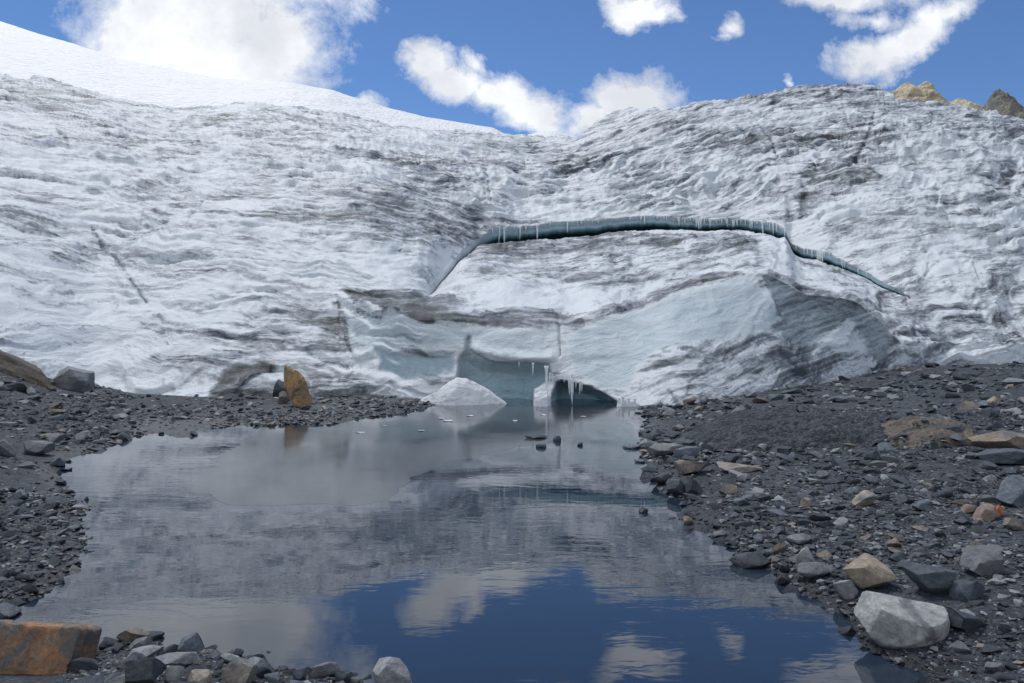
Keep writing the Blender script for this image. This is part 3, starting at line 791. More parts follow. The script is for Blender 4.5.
M['ridge'] = rock_material('olive_brown_rock', ((0.065, 0.058, 0.046), (0.11, 0.09, 0.062)), stain=(0.07, 0.072, 0.075), scale=2.5, var=0.0, wet=False)
M['bed'] = rock_material('bedrock', ((0.042, 0.048, 0.057), (0.075, 0.083, 0.096)), scale=4.5, bump=1.0, var=0.0, layers=(1, 1, 3), wet=False)
M['bed_tan'] = rock_material('stained_bedrock', ((0.09, 0.085, 0.08), (0.15, 0.125, 0.10)), stain=(0.06, 0.064, 0.07), scale=1.6, var=0.0, layers=(1, 2, 3), wet=False)
M['bright_orange'] = rock_material('bright_orange_rock', ((0.45, 0.14, 0.04), (0.36, 0.13, 0.05)), scale=3, var=0)
M['pink'] = rock_material('pinkish_rock', ((0.21, 0.15, 0.13), (0.25, 0.19, 0.17)), scale=3, var=0)

# --- right bank, the ones you can point at
place_rock('boulder', 'biggest pale grey boulder at the water edge, white topped', 905, 648, 88, 40, 'boulder', 6, .75, .2, ncut=6, sub=5, lo=.48, hi=.85, sink=.4, cat='boulder')
place_rock('rock', 'ochre topped angular rock with a dark underside behind the white boulder', 870, 594, 47, 31, 'ochre', 9, .8, .5, ncut=10, sub=5, lo=.4, hi=.75)
place_rock('rock', 'small rounded grey rock left of the ochre topped rock', 845, 600, 22, 18, 'pale', 12, .9)
place_rock('rock', 'dark rock with a pale lit top behind the slate slabs', 980, 577, 42, 27, 'pale', 21, .8, .9, ncut=9)
place_rock('slate_slab', 'broad flat slate slab right of the ochre topped rock', 930, 598, 46, 26, 'slate', 23, 1.0, .3, ncut=12, lo=.3, cat='slab')
place_rock('slate_slab', 'flat slate slab below the rock with a pale top', 968, 602, 34, 18, 'slate', 25, 1.0, 1.2, ncut=12, lo=.3, cat='slab')
place_rock('slate_slab', 'wide dark slate slab right of the white boulder', 966, 632, 40, 18, 'slate', 27, .9, .2, ncut=12, lo=.3, cat='slab')
place_rock('rock', 'upright pale blade of stone over a flat stone by the pond', 806, 569, 22, 22, 'boulder', 31, .6, .3, ncut=8)
place_rock('flat_stone', 'smooth flat oval stone under the pale blade of stone', 815, 580, 38, 13, 'pale', 33, .7, .1, ncut=18, lo=.7, hi=.95, cat='stone')
place_rock('rock', 'tan and grey pointed rock alone on fine gravel', 866, 508, 22, 15, 'tan', 35, .8, .4, ncut=8)
place_rock('rock', 'small cream coloured stone alone on fine gravel', 807, 507, 12, 8, 'ochre', 37, .8, ncut=9)
place_rock('rock', 'dark grey rock with a sloping top at the right edge', 1014, 508, 32, 30, 'slate', 39, .9, .8, ncut=9)
place_rock('rock', 'small bright orange stone among grey slate', 999, 517, 10, 11, 'bright_orange', 41, .9, ncut=9)
place_rock('flat_stone', 'pinkish grey flat stone beside the bright orange one', 986, 521, 26, 15, 'pink', 43, .8, ncut=10, cat='stone')
place_rock('rock', 'rusty flat stone left of the pinkish stone', 968, 514, 18, 8, 'pink', 44, .9, ncut=10)
place_rock('rock', 'small tan stone right of the pinkish stone', 1013, 530, 18, 11, 'tan', 45, .9, ncut=10)
place_rock('flat_stone', 'long flat dark stone at the far right corner of the pond', 666, 456, 38, 12, 'pale', 47, .7, .1, ncut=14, lo=.5, cat='stone')
place_rock('flat_stone', 'flat grey stone beside the long flat one by the pond', 688, 458, 26, 11, 'slate', 49, .7, .5, ncut=14, lo=.5, cat='stone')
place_rock('rock', 'broad tan and grey rock in the stone row at the pond', 694, 475, 38, 14, 'tan', 51, .8, .1, ncut=12)
place_rock('rock', 'low tan slab of stone behind the broad tan rock', 740, 473, 44, 8, 'tan', 53, .6, 0, ncut=12)
place_rock('rock', 'rounded wet grey rock standing at the pond inlet', 676, 496, 20, 15, 'slate', 55, .9, ncut=14, lo=.6)
place_rock('rock', 'squarish grey rock right of the rounded wet one', 694, 494, 18, 14, 'slate', 57, .9, ncut=9)
place_rock('rock', 'dark rock at the pond edge with a square corner', 660, 486, 18, 13, 'slate', 59, .9, ncut=9)
place_rock('flat_stone', 'wide flat stone at the waterline below the gravel point', 752, 568, 40, 16, 'slate', 61, .7, .2, ncut=14, lo=.4, cat='stone')
place_rock('flat_stone', 'dark wet flat rock half in the pond by the pale blade', 783, 585, 16, 10, 'slate', 63, .8, ncut=12)
place_rock('rock', 'small pale triangular stone on the slate rubble', 744, 481, 14, 7, 'boulder', 65, .8, ncut=8)
place_rock('rock', 'pale grey rounded stone above the flat oval stone', 800, 546, 24, 10, 'pale', 67, .8, ncut=14, lo=.6)
# --- stones standing in the pond
for lab, px_s, py_s, w_s, h_s in (('long low dark stone out in the pond skin of ice', 536, 439, 24, 4), ('round dark stone in the pond, right of the long low one', 557, 441, 8, 7), ('flat dark stone in the pond, below the long low one', 541, 448, 11, 5), ('small dark stone in the pond nearest the right bank', 580, 446, 6, 4),
                              ('flat stone in shallow water beside the right bank', 632, 449, 18, 6), ('dark pebble in the shallows below the flat stone', 640, 463, 11, 4), ('lone small stone off the inlet point', 644, 513, 10, 6), ('brown wet stone at the tip of the inlet stones', 688, 526, 9, 9)):
    place_rock('stone', lab, px_s, py_s, w_s, h_s, 'brown' if 'brown' in lab else 'slate', int(px_s), .8, ncut=14, lo=.55, sub=3, cat='stone', sink=.4)
# --- left bank
place_rock('boulder', 'rounded dark grey boulder leaning against the ice', 74, 391, 36, 23, 'pale', 71, .9, .3, ncut=14, lo=.6, sub=5, cat='boulder')
def rib():
    X_, Y_ = hit_ground(30, 384)
    v, f = cut_rock(73, 5, 18, .35, .7, .06)
    k = Y_/F
    v = v*np.array([128*k, 1.3, 24*k])
    v = v@np.array(Euler((0, math.radians(25), 0)).to_matrix()).T
    c = P(10, 367, Y_+0.6)
    me = mesh_from('rock_rib', v, f, M['ridge']); me.set_sharp_from_angle(angle=math.radians(32))
    o = add('rock_rib', me, Vector(c)); tag(o, 'long olive brown rock rib sloping down along the ice', 'rock')
rib()
place_rock('standing_rock', 'tall golden brown pointed rock standing at the foot of the ice', 297, 407, 29, 42, 'gold', 81, .55, .35, tx=-.12, ncut=14, sub=5, lo=.45, hi=.7, taper=.25, sink=.08, rough=.12)
place_rock('rock', 'small tan rock leaning on the tall golden one', 284, 404, 15, 13, 'tan', 83, .8, ncut=9)
place_rock('rock', 'black rock behind the small tan one', 281, 398, 18, 18, 'slate', 85, .8, ncut=10)
place_rock('rock', 'big pale stone on the left rubble slope', 36, 456, 26, 14, 'pale', 87, .9, ncut=10)
place_rock('rock', 'pale pointed stone at the left picture edge', 4, 458, 22, 16, 'pale', 89, .9, ncut=9)
place_rock('rock', 'small white grey stone high on the left slope', 31, 396, 9, 8, 'boulder', 91, .9, ncut=9)
place_rock('slate_slab', 'flat grey slab at the left edge of the near pond corner', 3, 619, 36, 12, 'slate', 93, .9, ncut=11, cat='slab')
# --- foreground
def orange_block():
    # a squared block, sheared like the photographed one, with chipped edges
    bm = bmesh.new(); bmesh.ops.create_cube(bm, size=2)
    bmesh.ops.subdivide_edges(bm, edges=bm.edges[:], cuts=45, use_grid_fill=True)
    v = np.array([q.co[:] for q in bm.verts]); f = np.array([[q.index for q in fc.verts] for fc in bm.faces]); bm.free()
    c = np.clip(v, -.93, .93); e = v-c
    v = c+e/np.maximum(np.linalg.norm(e, axis=1), 1e-6)[:, None]*.07
    v[:, 0] += 0.10*v[:, 2]
    v[:, 2] -= 0.05*v[:, 0]*(v[:, 2] > 0)
    v[:, 1] += 0.16*ridged(v[:, 0]*1.3+2, v[:, 2]*1.1, v[:, 1]*.3, 3)+0.10*fbm(v[:, 0]*3, v[:, 2]*3, v[:, 1], 4)
    r = fbm(v[:, 0]*1.5, v[:, 1]*1.5, v[:, 2]*1.5+3, 4, .55)
    r2 = ridged(v[:, 0]*2.2, v[:, 1]*2.2+4, v[:, 2]*4, 3)
    v = v*(1+0.09*r)[:, None]+v/np.linalg.norm(v, axis=1)[:, None]*(0.03*fbm(v[:, 0]*5, v[:, 1]*5, v[:, 2]*5, 4, .6))[:, None]
    dd = np.clip(np.abs(v[:, 0]-0.45-0.25*v[:, 2]), 0, 1)       # a cleft down the front face
    v[:, 1] += 0.10*np.exp(-(dd/0.05)**2)*(v[:, 1] < 0)
    me = mesh_from('rock_block', v*np.array([0.50, 0.14, 0.42]), f, M['orange'])
    me.set_sharp_from_angle(angle=math.radians(38))
    D_ = 4.75
    o = add('rock_block', me, (-3.08, 4.56, -0.115)); o.rotation_euler = (-0.35, 0.02, 0.02)
    tag(o, 'big orange rust stained rock block in the near left corner', 'rock')
    OCC.append((o.location.x, o.location.y, .5))
orange_block()
place_rock('boulder', 'pale grey boulder at the bottom edge, alone at the waterline', 393, 700, 46, 40, 'pale', 101, .8, .2, ncut=11, sub=5, cat='boulder')
place_rock('stone', 'flat squared grey stone on the near shore left of the pale boulder', 324, 677, 30, 14, 'pale', 103, .8, .1, ncut=12, lo=.5, cat='stone')
place_rock('stone', 'large dark slate stone in the near shore row, beside a white one', 146, 690, 36, 28, 'slate', 105, .8, .3, ncut=11, cat='stone')
place_rock('stone', 'small white stone in the near shore row', 174, 684, 18, 18, 'boulder', 107, .8, ncut=13, lo=.55, cat='stone')
place_rock('stone', 'orange brown stone at the bottom of the near shore row', 199, 692, 24, 18, 'ochre', 109, .8, .2, ncut=11, cat='stone')
place_rock('rock', 'pointed grey rock at the water edge of the near shore row', 191, 660, 26, 22, 'slate', 111, .8, .5, ncut=8)
place_rock('rock', 'brown black wet rock lying in the water off the near shore', 133, 642, 32, 11, 'brown', 113, .6, .1, ncut=9, sink=.3)
place_rock('flat_stone', 'long pale flat stone over the near shore gravel', 172, 669, 44, 10, 'pale', 115, .7, .1, ncut=11, cat='stone')
place_rock('flat_stone', 'flat pale stone near the brown black wet rock', 143, 660, 34, 10, 'pale', 117, .7, -.1, ncut=11, cat='stone')
place_rock('stone', 'brownish grey wide stone in the middle of the near shore row', 238, 688, 32, 22, 'tan', 119, .8, .1, ncut=11, cat='stone')
place_rock('stone', 'square grey stone right of the brownish wide one', 264, 678, 18, 17, 'slate', 121, .8, .3, ncut=9, cat='stone')
place_rock('stone', 'slim white grey stone curved on the near shore', 231, 664, 20, 9, 'boulder', 123, .5, .5, ncut=11, cat='stone')
place_rock('stone', 'dark stone next to the squared grey one on the near shore', 302, 683, 18, 14, 'slate', 125, .8, ncut=10, cat='stone')
place_rock('stone', 'little round grey stone between the squared stone and the pale boulder', 343, 685, 16, 13, 'slate', 127, .8, ncut=14, lo=.6, cat='stone')

# --- bedrock outcrops on the right bank
def outcrop(name, label, px, pyb, wpx, hpx, depth_m, mat, seed, rz=0.0, strata=0.0, cat='outcrop'):
    X_, Y_ = hit_ground(px, pyb)
    w = wpx/F*Y_; h = hpx/F*Y_
    nu, nv = 260, 170
    a, b = np.meshgrid(np.linspace(-1, 1, nu), np.linspace(-1, 1, nv))
    a = a.ravel(); b = b.ravel()
    r = np.sqrt(a*a+b*b)+0.28*fbm(a*1.6+seed, b*1.6, a*0, 4)
    z = np.clip(1-r**2.2, -0.3, 1)
    z = np.sign(z)*np.abs(z)**0.75
    z = z*(0.85+0.3*fbm(a*1.2, b*1.2, a*0+seed, 3))
    lines = ridged(a*1.5+seed, b*6+a*2.5, a*0+2, 3)
    z = z*0.85+0.16*lines+0.10*fbm(a*5+4, b*9+a*4, a*0+2, 4)+0.10*fbm(a*14, b*14, a*0+seed, 4)
    if strata: z = z+strata*(np.floor((z+a*.15)*4)/4-z)
    v = np.stack([a*w/2*1.25, b*depth_m/2*1.25, z*h], -1)
    c_, s__ = math.cos(rz), math.sin(rz)
    v[:, :2] = v[:, :2]@np.array([[c_, s__], [-s__, c_]])
    Yc = Y_+depth_m*.45; Xc = (px-512)/F*Yc
    v2 = v.copy(); v2[:, 2] = -h*0.6-0.3
    f = grid_faces(nv, nu)
    zc = gh(Xc, Yc)
    v[:, 2] = v[:, 2]+(ground_h(v[:, 0]+Xc, v[:, 1]+Yc)-zc)-0.015
    o = add(name, mesh_from(name, v, f, M[mat]), (Xc, Yc, zc)); tag(o, label, cat)
    OCC.append((Xc, Yc, 0.0))
    HUMPS.append((Xc, Yc, w*.5, depth_m*.5, rz, h))
    BVH.append(BVHTree.FromPolygons([tuple(q) for q in (v+np.array([Xc, Yc, zc]))], [tuple(q) for q in f]))
HUMPS = []; BVH = []
from mathutils.bvhtree import BVHTree
outcrop('bedrock_outcrop', 'low smooth hump of dark silt covered rock between the ice slab and the gravel', 800, 446, 215, 32, 2.9, 'ground', 3, rz=0.1)
outcrop('bedrock_outcrop', 'tan stained bedrock patch at the end of the dark hump', 922, 446, 88, 26, 1.7, 'bed_tan', 8, rz=-0.1)
place_rock('rock_ledge', 'long layered brown rock ledge at the right edge', 1016, 452, 96, 19, 'brown', 201, .45, .05, ncut=7, lo=.5, hi=.8, sub=5)
place_rock('rock_ledge', 'grey layered rock ledge below the brown one', 1012, 466, 78, 15, 'slate', 203, .5, -.05, ncut=7, lo=.5, hi=.8, sub=5)
place_rock('flat_stone', 'pale flat slab of stone below the ice at the right edge', 1014, 386, 26, 8, 'pale', 205, .8, ncut=10, cat='stone')
place_rock('rock', 'small pale rock by a dark one below the ice, far right', 994, 406, 14, 10, 'tan', 207, .8, ncut=10)

# --- snow heaps at the grotto mouth
def mound(name, label, prof, D_, thick, seed):
    xs_ = np.array([p[0] for p in prof]); hs = np.array([p[1] for p in prof])
    u = np.linspace(xs_[0], xs_[-1], 90); t_ = np.linspace(-1, 1, 40)
    U, T = np.meshgrid(u, t_)
    top = np.interp(U, xs_, hs)
    hh = (405-top)/F*D_
    z = hh*np.clip(1-np.abs(T)**1.6, 0, 1)-0.08
    Xw = (U-512)/F*D_; Yw = T*thick*np.clip(hh, .1, 2)*1.0
    n = fbm(Xw*2.2+seed, Yw*2.2, z*2.2, 4)
    n3 = ridged(Xw*4+seed, Yw*4, z*5, 3)
    z = z+(0.06*n+0.015*n3)*(hh > .1); Yw = Yw+0.10*n-0.02*n3
    cx = float(Xw.mean()); v = np.stack([Xw-cx, Yw, z], -1).reshape(-1, 3)
    att = {'dirt': (-0.2 if seed != 6 else 0.02)+0*v[:, 0], 'blue': 0.06+0.2*fbm(v[:, 0]*1.5, v[:, 1], v[:, 2]*2+seed, 3), 'tilt': 0*v[:, 0], 'soft': 0.4+0*v[:, 0]}
    o = add(name, mesh_from(name, v, grid_faces(40, 90), M['firn'], attrs=att), (cx, D_, 0))
    tag(o, label, 'snow heap')
mound('snow_heap', 'smooth white tongue of snow sloping into the grotto mouth', [(412, 405), (424, 397), (438, 390), (449, 381), (457, 377), (466, 378), (478, 383), (489, 389), (500, 397), (511, 405)], 22.9, 0.8, 1)
mound('snow_heap', 'small upright white ice lump under the long icicle', [(533, 405), (534.5, 391), (540, 388), (547, 388), (550, 396), (552, 405)], 22.2, 0.6, 9)

mound('snow_heap', 'low white ice lump at the far right corner of the pond, edged with drips', [(615, 406), (618, 398), (624, 396), (631, 397), (637, 399), (642, 402), (646, 407)], 21.95, 0.5, 12)

# --- far rock peaks beyond the crest
def peak(name, label, prof, D_, base_y, mat, seed):
    xs_ = np.array([p[0] for p in prof]); hs = np.array([p[1] for p in prof])
    u = np.linspace(xs_[0], xs_[-1], 160); t_ = np.linspace(-1, 1, 70)
    U, T = np.meshgrid(u, t_)
    hh = (base_y-np.interp(U, xs_, hs))/F*D_
    z = hh*np.clip(1-np.abs(T)**1.2, 0, 1)
    Xw = (U-512)/F*D_; Yw = T*hh.max()*0.9
    n = ridged(Xw*.10+seed, Yw*.10, z*.10, 5, .6); n2 = fbm(Xw*.3, Yw*.3+seed, z*.3, 4)
    z = z+(1.1*(n-.4)+0.9*n2)*np.clip(hh/4, 0, 1); Yw = Yw-1.6*n
    cx = float(Xw.mean()); z0 = CAMZ-(base_y-YH)/F*D_
    v = np.stack([Xw-cx, Yw, z], -1).reshape(-1, 3)
    o = add(name, mesh_from(name, v, grid_faces(70, 160), M[mat], smooth=False), (cx, D_, z0))
    tag(o, label, 'rock peak')
M['peak_ochre'] = rock_material('ochre_cliff', ((0.42, 0.33, 0.2), (0.58, 0.5, 0.36)), stain=(0.24, 0.22, 0.18), stain_lo=.58, stain_hi=.7, scale=.25, var=0, wet=False, bump=1.0)
M['peak_dark'] = rock_material('dark_cliff', ((0.11, 0.105, 0.095), (0.2, 0.19, 0.165)), stain=(0.32, 0.28, 0.2), stain_lo=.6, stain_hi=.68, scale=.3, var=0, wet=False, bump=1.0)
peak('rocky_peak', 'sunlit ochre rock peak rising behind the ice crest', [(868, 118), (878, 97), (886, 95), (893, 92), (899, 87), (906, 84), (911, 88), (917, 87), (925, 84), (931, 90), (936, 97), (944, 100), (956, 99), (964, 102), (972, 109), (985, 125)], 170, 135, 'peak_ochre', 2)
peak('rocky_peak', 'dark rock peak at the far right of the ice crest', [(978, 125), (984, 108), (986, 100), (991, 95), (996, 92.5), (1002, 95), (1009, 101), (1017, 108), (1026, 115), (1060, 122), (1120, 150)], 140, 150, 'peak_dark', 7)

# ------------------------------------------------------------------ loose stones: the largest as objects, the rest as one mass of scree
def hull_proto(seed, n, bevel):
    r = random.Random(seed); bm = bmesh.new()
    for i in range(n):
        v = Vector((r.gauss(0, 1), r.gauss(0, 1), r.gauss(0, 1))).normalized()*r.uniform(.8, 1)
        bm.verts.new((v.x, v.y*r.uniform(.8, 1), v.z*.8))
    res = bmesh.ops.convex_hull(bm, input=bm.verts[:])
    bmesh.ops.delete(bm, geom=[g for g in res['geom_interior'] if isinstance(g, bmesh.types.BMVert)], context='VERTS')
    bmesh.ops.dissolve_limit(bm, angle_limit=math.radians(16), verts=bm.verts[:], edges=bm.edges[:])
    if bevel: bmesh.ops.bevel(bm, geom=bm.edges[:], offset=bevel, segments=2, affect='EDGES', profile=.6)
    bmesh.ops.triangulate(bm, faces=bm.faces[:])
    bmesh.ops.recalc_face_normals(bm, faces=bm.faces[:])
    v = np.array([q.co[:] for q in bm.verts]); f = np.array([[q.index for q in fc.verts] for fc in bm.faces]); bm.free()
    v -= (v.max(0)+v.min(0))/2; v /= (v.max(0)-v.min(0)).max()
    return v, f
PRO = [hull_proto(i, 11+i % 6, 0) for i in range(14)]

def sample(n, x0, x1, y0, y1, smin, smax, power, seed):
    r = np.random.default_rng(seed)
    px = r.uniform(x0, x1, n); py = r.uniform(y0, y1, n)
    D_ = CAMZ*F/(py-YH+1e-3)
    D_ = np.clip(D_, 3, 10)
    for _ in range(14):
        Xx = (px-512)/F*D_
        g = np.maximum(ground_h(Xx, D_), -0.06)
        D_ = 0.5*D_+0.5*np.clip((CAMZ-g)*F/np.maximum(py-YH, 8), 3, 38)
    Xx = (px-512)/F*D_
    g = ground_h(Xx, D_)
    s = smin*(1-r.uniform(0, 1, n)*(1-(smin/smax)**power))**(-1/power)
    return np.stack([Xx, D_, g, s, px, py], -1)
S = np.concatenate([
    sample(46000, 610, 1240, 355, 700, 2.2, 24, 1.7, 1),
    sample(16000, -220, 130, 350, 640, 2.2, 20, 1.7, 2),
    sample(7000, 60, 480, 396, 442, 1.8, 11, 1.5, 3),
    sample(2200, 60, 420, 630, 700, 3.5, 32, 1.2, 4), sample(5000, 60, 440, 628, 700, 1.8, 6, 1.5, 14),
    sample(2600, 632, 900, 408, 650, 5, 20, 1.1, 5)])
sdS = -poly_sd(S[:, 0], S[:, 1], SHORE)
dbS = np.interp(S[:, 4], [p[0] for p in DB_PTS], [p[1] for p in DB_PTS])
size_w = S[:, 3]/F*S[:, 1]
shore_extra = np.zeros(len(S), bool); shore_extra[-2600:] = True
keep = (sdS > -0.09) & ~(shore_extra & (np.abs(sdS-0.3) > 0.8)) & (S[:, 1] < dbS+0.4) & (size_w < 0.6)
mud = fbm(S[:, 0]*.35, S[:, 1]*.35, S[:, 0]*0+21, 3)
keep &= (rng.uniform(size=len(S)) < np.clip(0.52+1.9*mud, .10, 1))
# fewer stones on the bare mud streaks and the bedrock hump
for hx, hy, hw, hd, hr, hh in HUMPS:
    q = ((S[:, 0]-hx)/hw)**2+((S[:, 1]-hy)/hd)**2
    keep &= ~((q < 1.05) & (rng.uniform(size=len(S)) < .45))
for ox, oy, orad in OCC:
    if orad > 0: keep &= ~(np.hypot(S[:, 0]-ox, S[:, 1]-oy) < orad*.75+0.3*size_w)
S = S[keep]; sdS = sdS[keep]; size_w = size_w[keep]
# do not crowd the big ones into each other
for i in range(len(S)):
    for b_ in BVH:
        hit = b_.ray_cast(Vector((S[i, 0], S[i, 1], 6)), Vector((0, 0, -1)))
        if hit[0] is not None: S[i, 2] = max(S[i, 2], hit[0].z)
order = np.argsort(-S[:, 3])
S = S[order]; size_w = size_w[order]
big_xy = []; ok = np.ones(len(S), bool)
for i in range(min(len(S), 1600)):
    for (bx, by, bs) in big_xy:
        if abs(S[i, 0]-bx) < 0.75*(bs+size_w[i])*.5 and abs(S[i, 1]-by) < .75*(bs+size_w[i])*.5: ok[i] = False; break
    if ok[i]: big_xy.append((S[i, 0], S[i, 1], size_w[i]))
S = S[ok]; size_w = size_w[ok]
inframe = (S[:, 4] > -5) & (S[:, 4] < 1030) & (S[:, 5] < 690)
idx_big = np.where(inframe)[0][:232]
isbig = np.zeros(len(S), bool); isbig[idx_big] = True

# individual stones: eight shapes of each kind, then copies
SHP = []
for k in range(10):
    v, f = cut_rock(500+k, 3, 17+k % 5, .3, .68, .03)
    SHP.append((v, f))
protos = {}
rS = random.Random(9)
REG = lambda s: ('near' if s[5] > 625 and s[4] < 450 else 'right' if s[4] > 600 else 'strip' if s[4] > 105 else 'left')
LBL = {'right': 'loose {c} in the slate rubble on the right bank of the pond', 'left': 'loose {c} in the rubble on the left bank of the pond', 'strip': 'loose {c} on the narrow shore under the ice wall', 'near': 'loose {c} on the near shore in front of the pond'}
GRP = {'right': '{c}s on the right bank', 'left': '{c}s on the left bank', 'strip': '{c}s under the ice wall', 'near': '{c}s on the near shore'}
for i in idx_big:
    Xx, Yy, Zz, s, pxx, pyy = S[i]
    kind = rS.choices(('slate', 'pale', 'brown'), (.72, .20, .08))[0]
    k = rS.randrange(10)
    key = (kind, k)
    if key not in protos:
        me = mesh_from('stone', SHP[k][0], SHP[k][1], M[kind]); me.set_sharp_from_angle(angle=math.radians(28))
        protos[key] = add('stone', me)
        o = protos[key]
    else:
        o = protos[key].copy(); COL.objects.link(o)
    w = size_w[i]; fl = rS.uniform(.3, .62)
    o.scale = (w*rS.uniform(.9, 1.15), w*rS.uniform(.65, 1.0), w*fl)
    o.rotation_euler = (rS.gauss(0, .14), rS.gauss(0, .14), rS.uniform(0, 6.28))
    o.location = (Xx, Yy, max(Zz, -0.02)+w*fl*.22)
    c_ = {'slate': 'dark slate stone', 'pale': 'pale grey stone', 'brown': 'brown stone'}[kind]
    rg = REG(S[i])
    tag(o, LBL[rg].format(c=c_), 'stone', GRP[rg].format(c=c_))

R_ = np.random.default_rng(77)
rest = S[~isbig]; rw = size_w[~isbig]
VV = []; FF = []; base = 0
which = R_.integers(0, len(PRO), len(rest))
for k in range(len(PRO)):
    m_ = which == k
    n_ = m_.sum()
    if not n_: continue
    v, f = PRO[k]
    a = R_.uniform(0, 2*np.pi, n_); tx_ = R_.normal(0, .22, n_)
    sc = np.stack([R_.uniform(.85, 1.25, n_), R_.uniform(.6, 1.05, n_), R_.uniform(.35, .75, n_)], -1)*rw[m_][:, None]
    vv = v[None]*sc[:, None, :]
    ct, st = np.cos(tx_)[:, None], np.sin(tx_)[:, None]
    vx = vv[..., 0]*ct+vv[..., 2]*st; vz = -vv[..., 0]*st+vv[..., 2]*ct
    ca, sa = np.cos(a)[:, None], np.sin(a)[:, None]
    wx_ = vx*ca-vv[..., 1]*sa; wy_ = vx*sa+vv[..., 1]*ca
    rr = rest[m_]
    VV.append(np.stack([wx_+rr[:, 0:1], wy_+rr[:, 1:2], vz+np.maximum(rr[:, 2:3], -0.03)+sc[:, 2:3]*.18], -1).reshape(-1, 3))
    FF.append((f[None]+(np.arange(n_)*len(v))[:, None, None]).reshape(-1, 3)+base)
    base += n_*len(v)
me = mesh_from('scree', np.concatenate(VV), np.concatenate(FF), M['scree'], smooth=False)
tag(add('scree', me), 'countless small angular slate chips covering the banks', 'scree', kind='stuff')
print('stones', len(S), 'individual', len(idx_big))

# little plates of ice floating on the pond skin
FLV = [cut_rock(900+k, 2, 16, .3, .7, .03) for k in range(3)]
for k, (fx, fy, fw) in enumerate(((360, 433, 9), (470, 416, 7), (421, 431, 7), (543, 415, 6), (448, 421, 10), (441, 419, 6), (384, 426, 5), (515, 421, 5), (583, 417, 6))):
    qx, qy = g0(fx, fy); w = fw/F*qy
    v, f = FLV[k % 3]
    o = add('ice_floe', mesh_from('ice_floe', v*np.array([w, w*1.1, 0.03]), f, M['firn'], smooth=False), (qx, qy, 0.008))
    tag(o, 'small flat chip of white ice lying on the grey ice skin', 'ice chip', 'ice chips on the pond skin')

# ------------------------------------------------------------------ sky
SUN_EL, SUN_AZ = math.radians(58), math.radians(-28)     # azimuth measured from +Y towards +X
t = NT('World', world=True)
tc = t.n('ShaderNodeTexCoord').outputs['Generated']
sky = t.n('ShaderNodeTexSky', sky_type='NISHITA', sun_disc=False)
sky.sun_elevation = SUN_EL; sky.sun_rotation = SUN_AZ
sky.altitude = 3000; sky.air_density = 1.0; sky.dust_density = 0.25; sky.ozone_density = 1.6
sep = t.n('ShaderNodeSeparateXYZ', {0: tc}).outputs
yy = t.math('MAXIMUM', sep[1], 0.02)
u = t.math('DIVIDE', sep[0], yy); v = t.math('DIVIDE', sep[2], yy)
uv = t.n('ShaderNodeCombineXYZ', {0: u, 1: v, 2: 0.0}).outputs[0]
wn = t.n('ShaderNodeTexNoise', {'Vector': uv, 'Scale': 9.0, 'Detail': 5.0, 'Roughness': 0.6}).outputs['Color']
off = t.n('ShaderNodeVectorMath', {0: t.n('ShaderNodeVectorMath', {0: wn, 1: (0.5, 0.5, 0.5)}, operation='SUBTRACT').outputs[0], 'Scale': 0.09}, operation='SCALE').outputs[0]
uvw = t.n('ShaderNodeVectorMath', {0: uv, 1: off}, operation='ADD').outputs[0]
CL = [(200, 22, 128, 76, 0), (235, 66, 95, 42, 0.1), (150, 38, 60, 40, 0), (270, 45, 60, 48, 0), (255, -40, 140, 60, 0), (362, 99, 24, 9, .1), (428, 58, 24, 24, .5), (455, 76, 42, 24, .3), (500, 92, 44, 26, .35), (530, 112, 46, 24, .1), (590, 116, 40, 20, -.2), (630, 95, 52, 27, .15), (470, 55, 20, 9, .6),
      (632, 6, 46, 20, .1), (660, 14, 26, 12, 0), (722, 20, 20, 18, -.7), (715, 32, 16, 8, 0), (835, -2, 60, 20, .05), (882, 55, 44, 24, -.35), (915, 38, 46, 22, -.5), (950, 20, 36, 14, -.5), (870, 22, 36, 10, 0), (787, 78, 5, 9, 0), (530, -30, 60, 20, 0), (930, -30, 90, 30, 0)]
dens = None
for (cx, cy, rx, ry, ro) in CL:
    cu, cvv = (cx-512)/F, (YH-cy)/F
    mp = t.n('ShaderNodeMapping', {'Vector': uvw, 'Location': (cu, cvv, 0), 'Rotation': (0, 0, -ro), 'Scale': (rx/F, ry/F, 1)}, vector_type='TEXTURE').outputs[0]
    ln = t.n('ShaderNodeVectorMath', {0: mp}, operation='LENGTH').outputs['Value']
    dd = t.math('MULTIPLY', t.math('SUBTRACT', 1.0, ln), min(1.0, 0.25+min(rx, ry)/36))
    dens = dd if dens is None else t.math('MAXIMUM', dens, dd)
fn = t.noise(uv, 9.0, 12, 0.72, 0.25)
dens = t.math('ADD', dens, t.math('MULTIPLY', t.math('SUBTRACT', fn, 0.5), 1.9))
infront = t.math('MULTIPLY', t.remap(sep[1], 0.12, 0.3), t.remap(v, 0.62, 0.5))
a_front = t.math('MULTIPLY', t.remap(dens, -0.15, 0.42, smooth=False), infront)
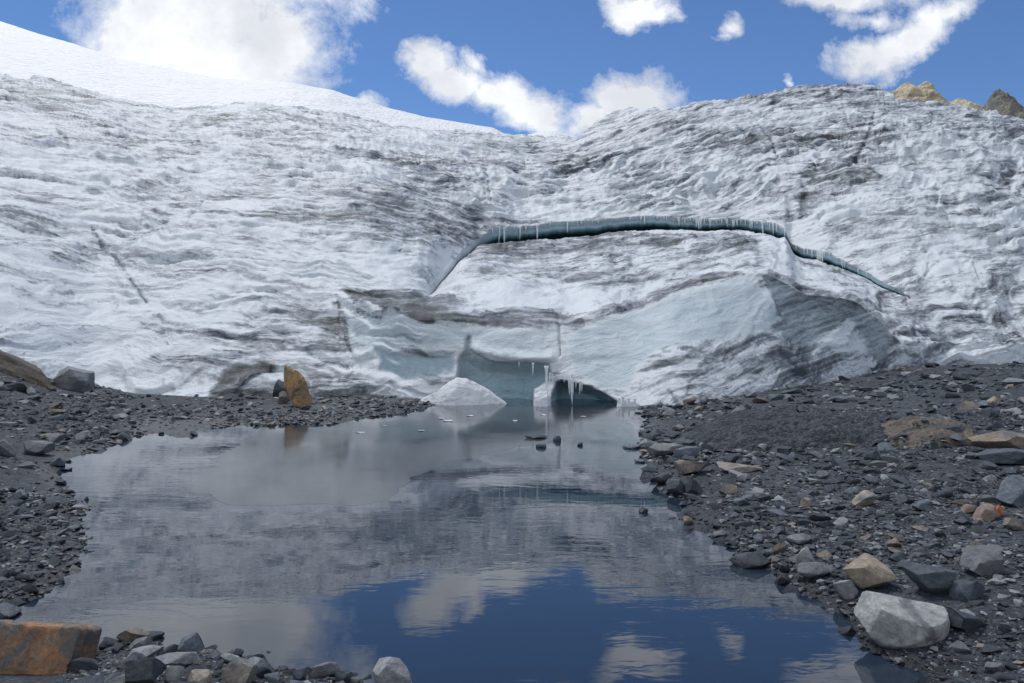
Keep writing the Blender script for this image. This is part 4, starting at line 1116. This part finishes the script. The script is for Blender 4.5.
# broken cumulus over the rest of the sky, thickened behind the camera as added fill light
gn = t.noise(t.mapping(tc, scale=(1, 1, 1.8)), 2.6, 8, 0.6, 0.3)
a_all = t.math('MULTIPLY', t.remap(gn, t.remap(sep[1], -0.3, 0.4, 0.36, 0.5), t.remap(sep[1], -0.3, 0.4, 0.56, 0.68)), t.math('SUBTRACT', 1.0, infront))
a_all = t.math('MULTIPLY', a_all, t.remap(sep[2], 0.0, 0.12))
alpha = t.math('MAXIMUM', a_front, a_all)
skyc = t.n('ShaderNodeVectorMath', {0: sky.outputs[0], 1: (0.60, 0.765, 0.94)}, operation='MULTIPLY').outputs[0]
shade = t.remap(t.noise(t.mapping(uv, loc=(.02, -.03, 0)), 6.0, 5, 0.6), 0.35, 0.7)
CLOUD = 9.0
ccol = t.mix(shade, c4(CLOUD*.70, CLOUD*.73, CLOUD*.78), c4(CLOUD*1.02, CLOUD*1.05, CLOUD*1.09))
ccol = t.n('ShaderNodeVectorMath', {0: ccol, 'Scale': t.remap(u, -.27, -.1, 0.98, 0.97)}, operation='SCALE').outputs[0]
full = t.mix(alpha, skyc, ccol)
bg = t.n('ShaderNodeBackground', {'Color': full, 'Strength': 0.075})
t.n('ShaderNodeOutputWorld', {0: bg.outputs[0]})

sun = bpy.data.lights.new('sun', 'SUN'); sun.energy = 1.5; sun.angle = math.radians(12); sun.color = (1.0, 0.975, 0.94)
so = bpy.data.objects.new('sun', sun); COL.objects.link(so)
d = Vector((math.sin(SUN_AZ)*math.cos(SUN_EL), math.cos(SUN_AZ)*math.cos(SUN_EL), math.sin(SUN_EL)))
so.rotation_euler = d.to_track_quat('Z', 'Y').to_euler(); so.location = d*60

# ------------------------------------------------------------------ camera and view
cam = bpy.data.cameras.new('camera'); co = bpy.data.objects.new('camera', cam); COL.objects.link(co)
co.location = (0, 0, CAMZ); co.rotation_euler = (math.pi/2, 0, 0)
cam.sensor_width = 36; cam.lens = F/W*36; cam.shift_y = -((H/2)-YH)/W
cam.clip_start = 0.1; cam.clip_end = 9000
scene.camera = co
scene.view_settings.view_transform = 'Standard'; scene.view_settings.look = 'None'
scene.view_settings.exposure = 0.7; scene.view_settings.gamma = 1
scene.cycles.max_bounces = 6; scene.cycles.diffuse_bounces = 3; scene.cycles.glossy_bounces = 3
scene.cycles.use_denoising = True
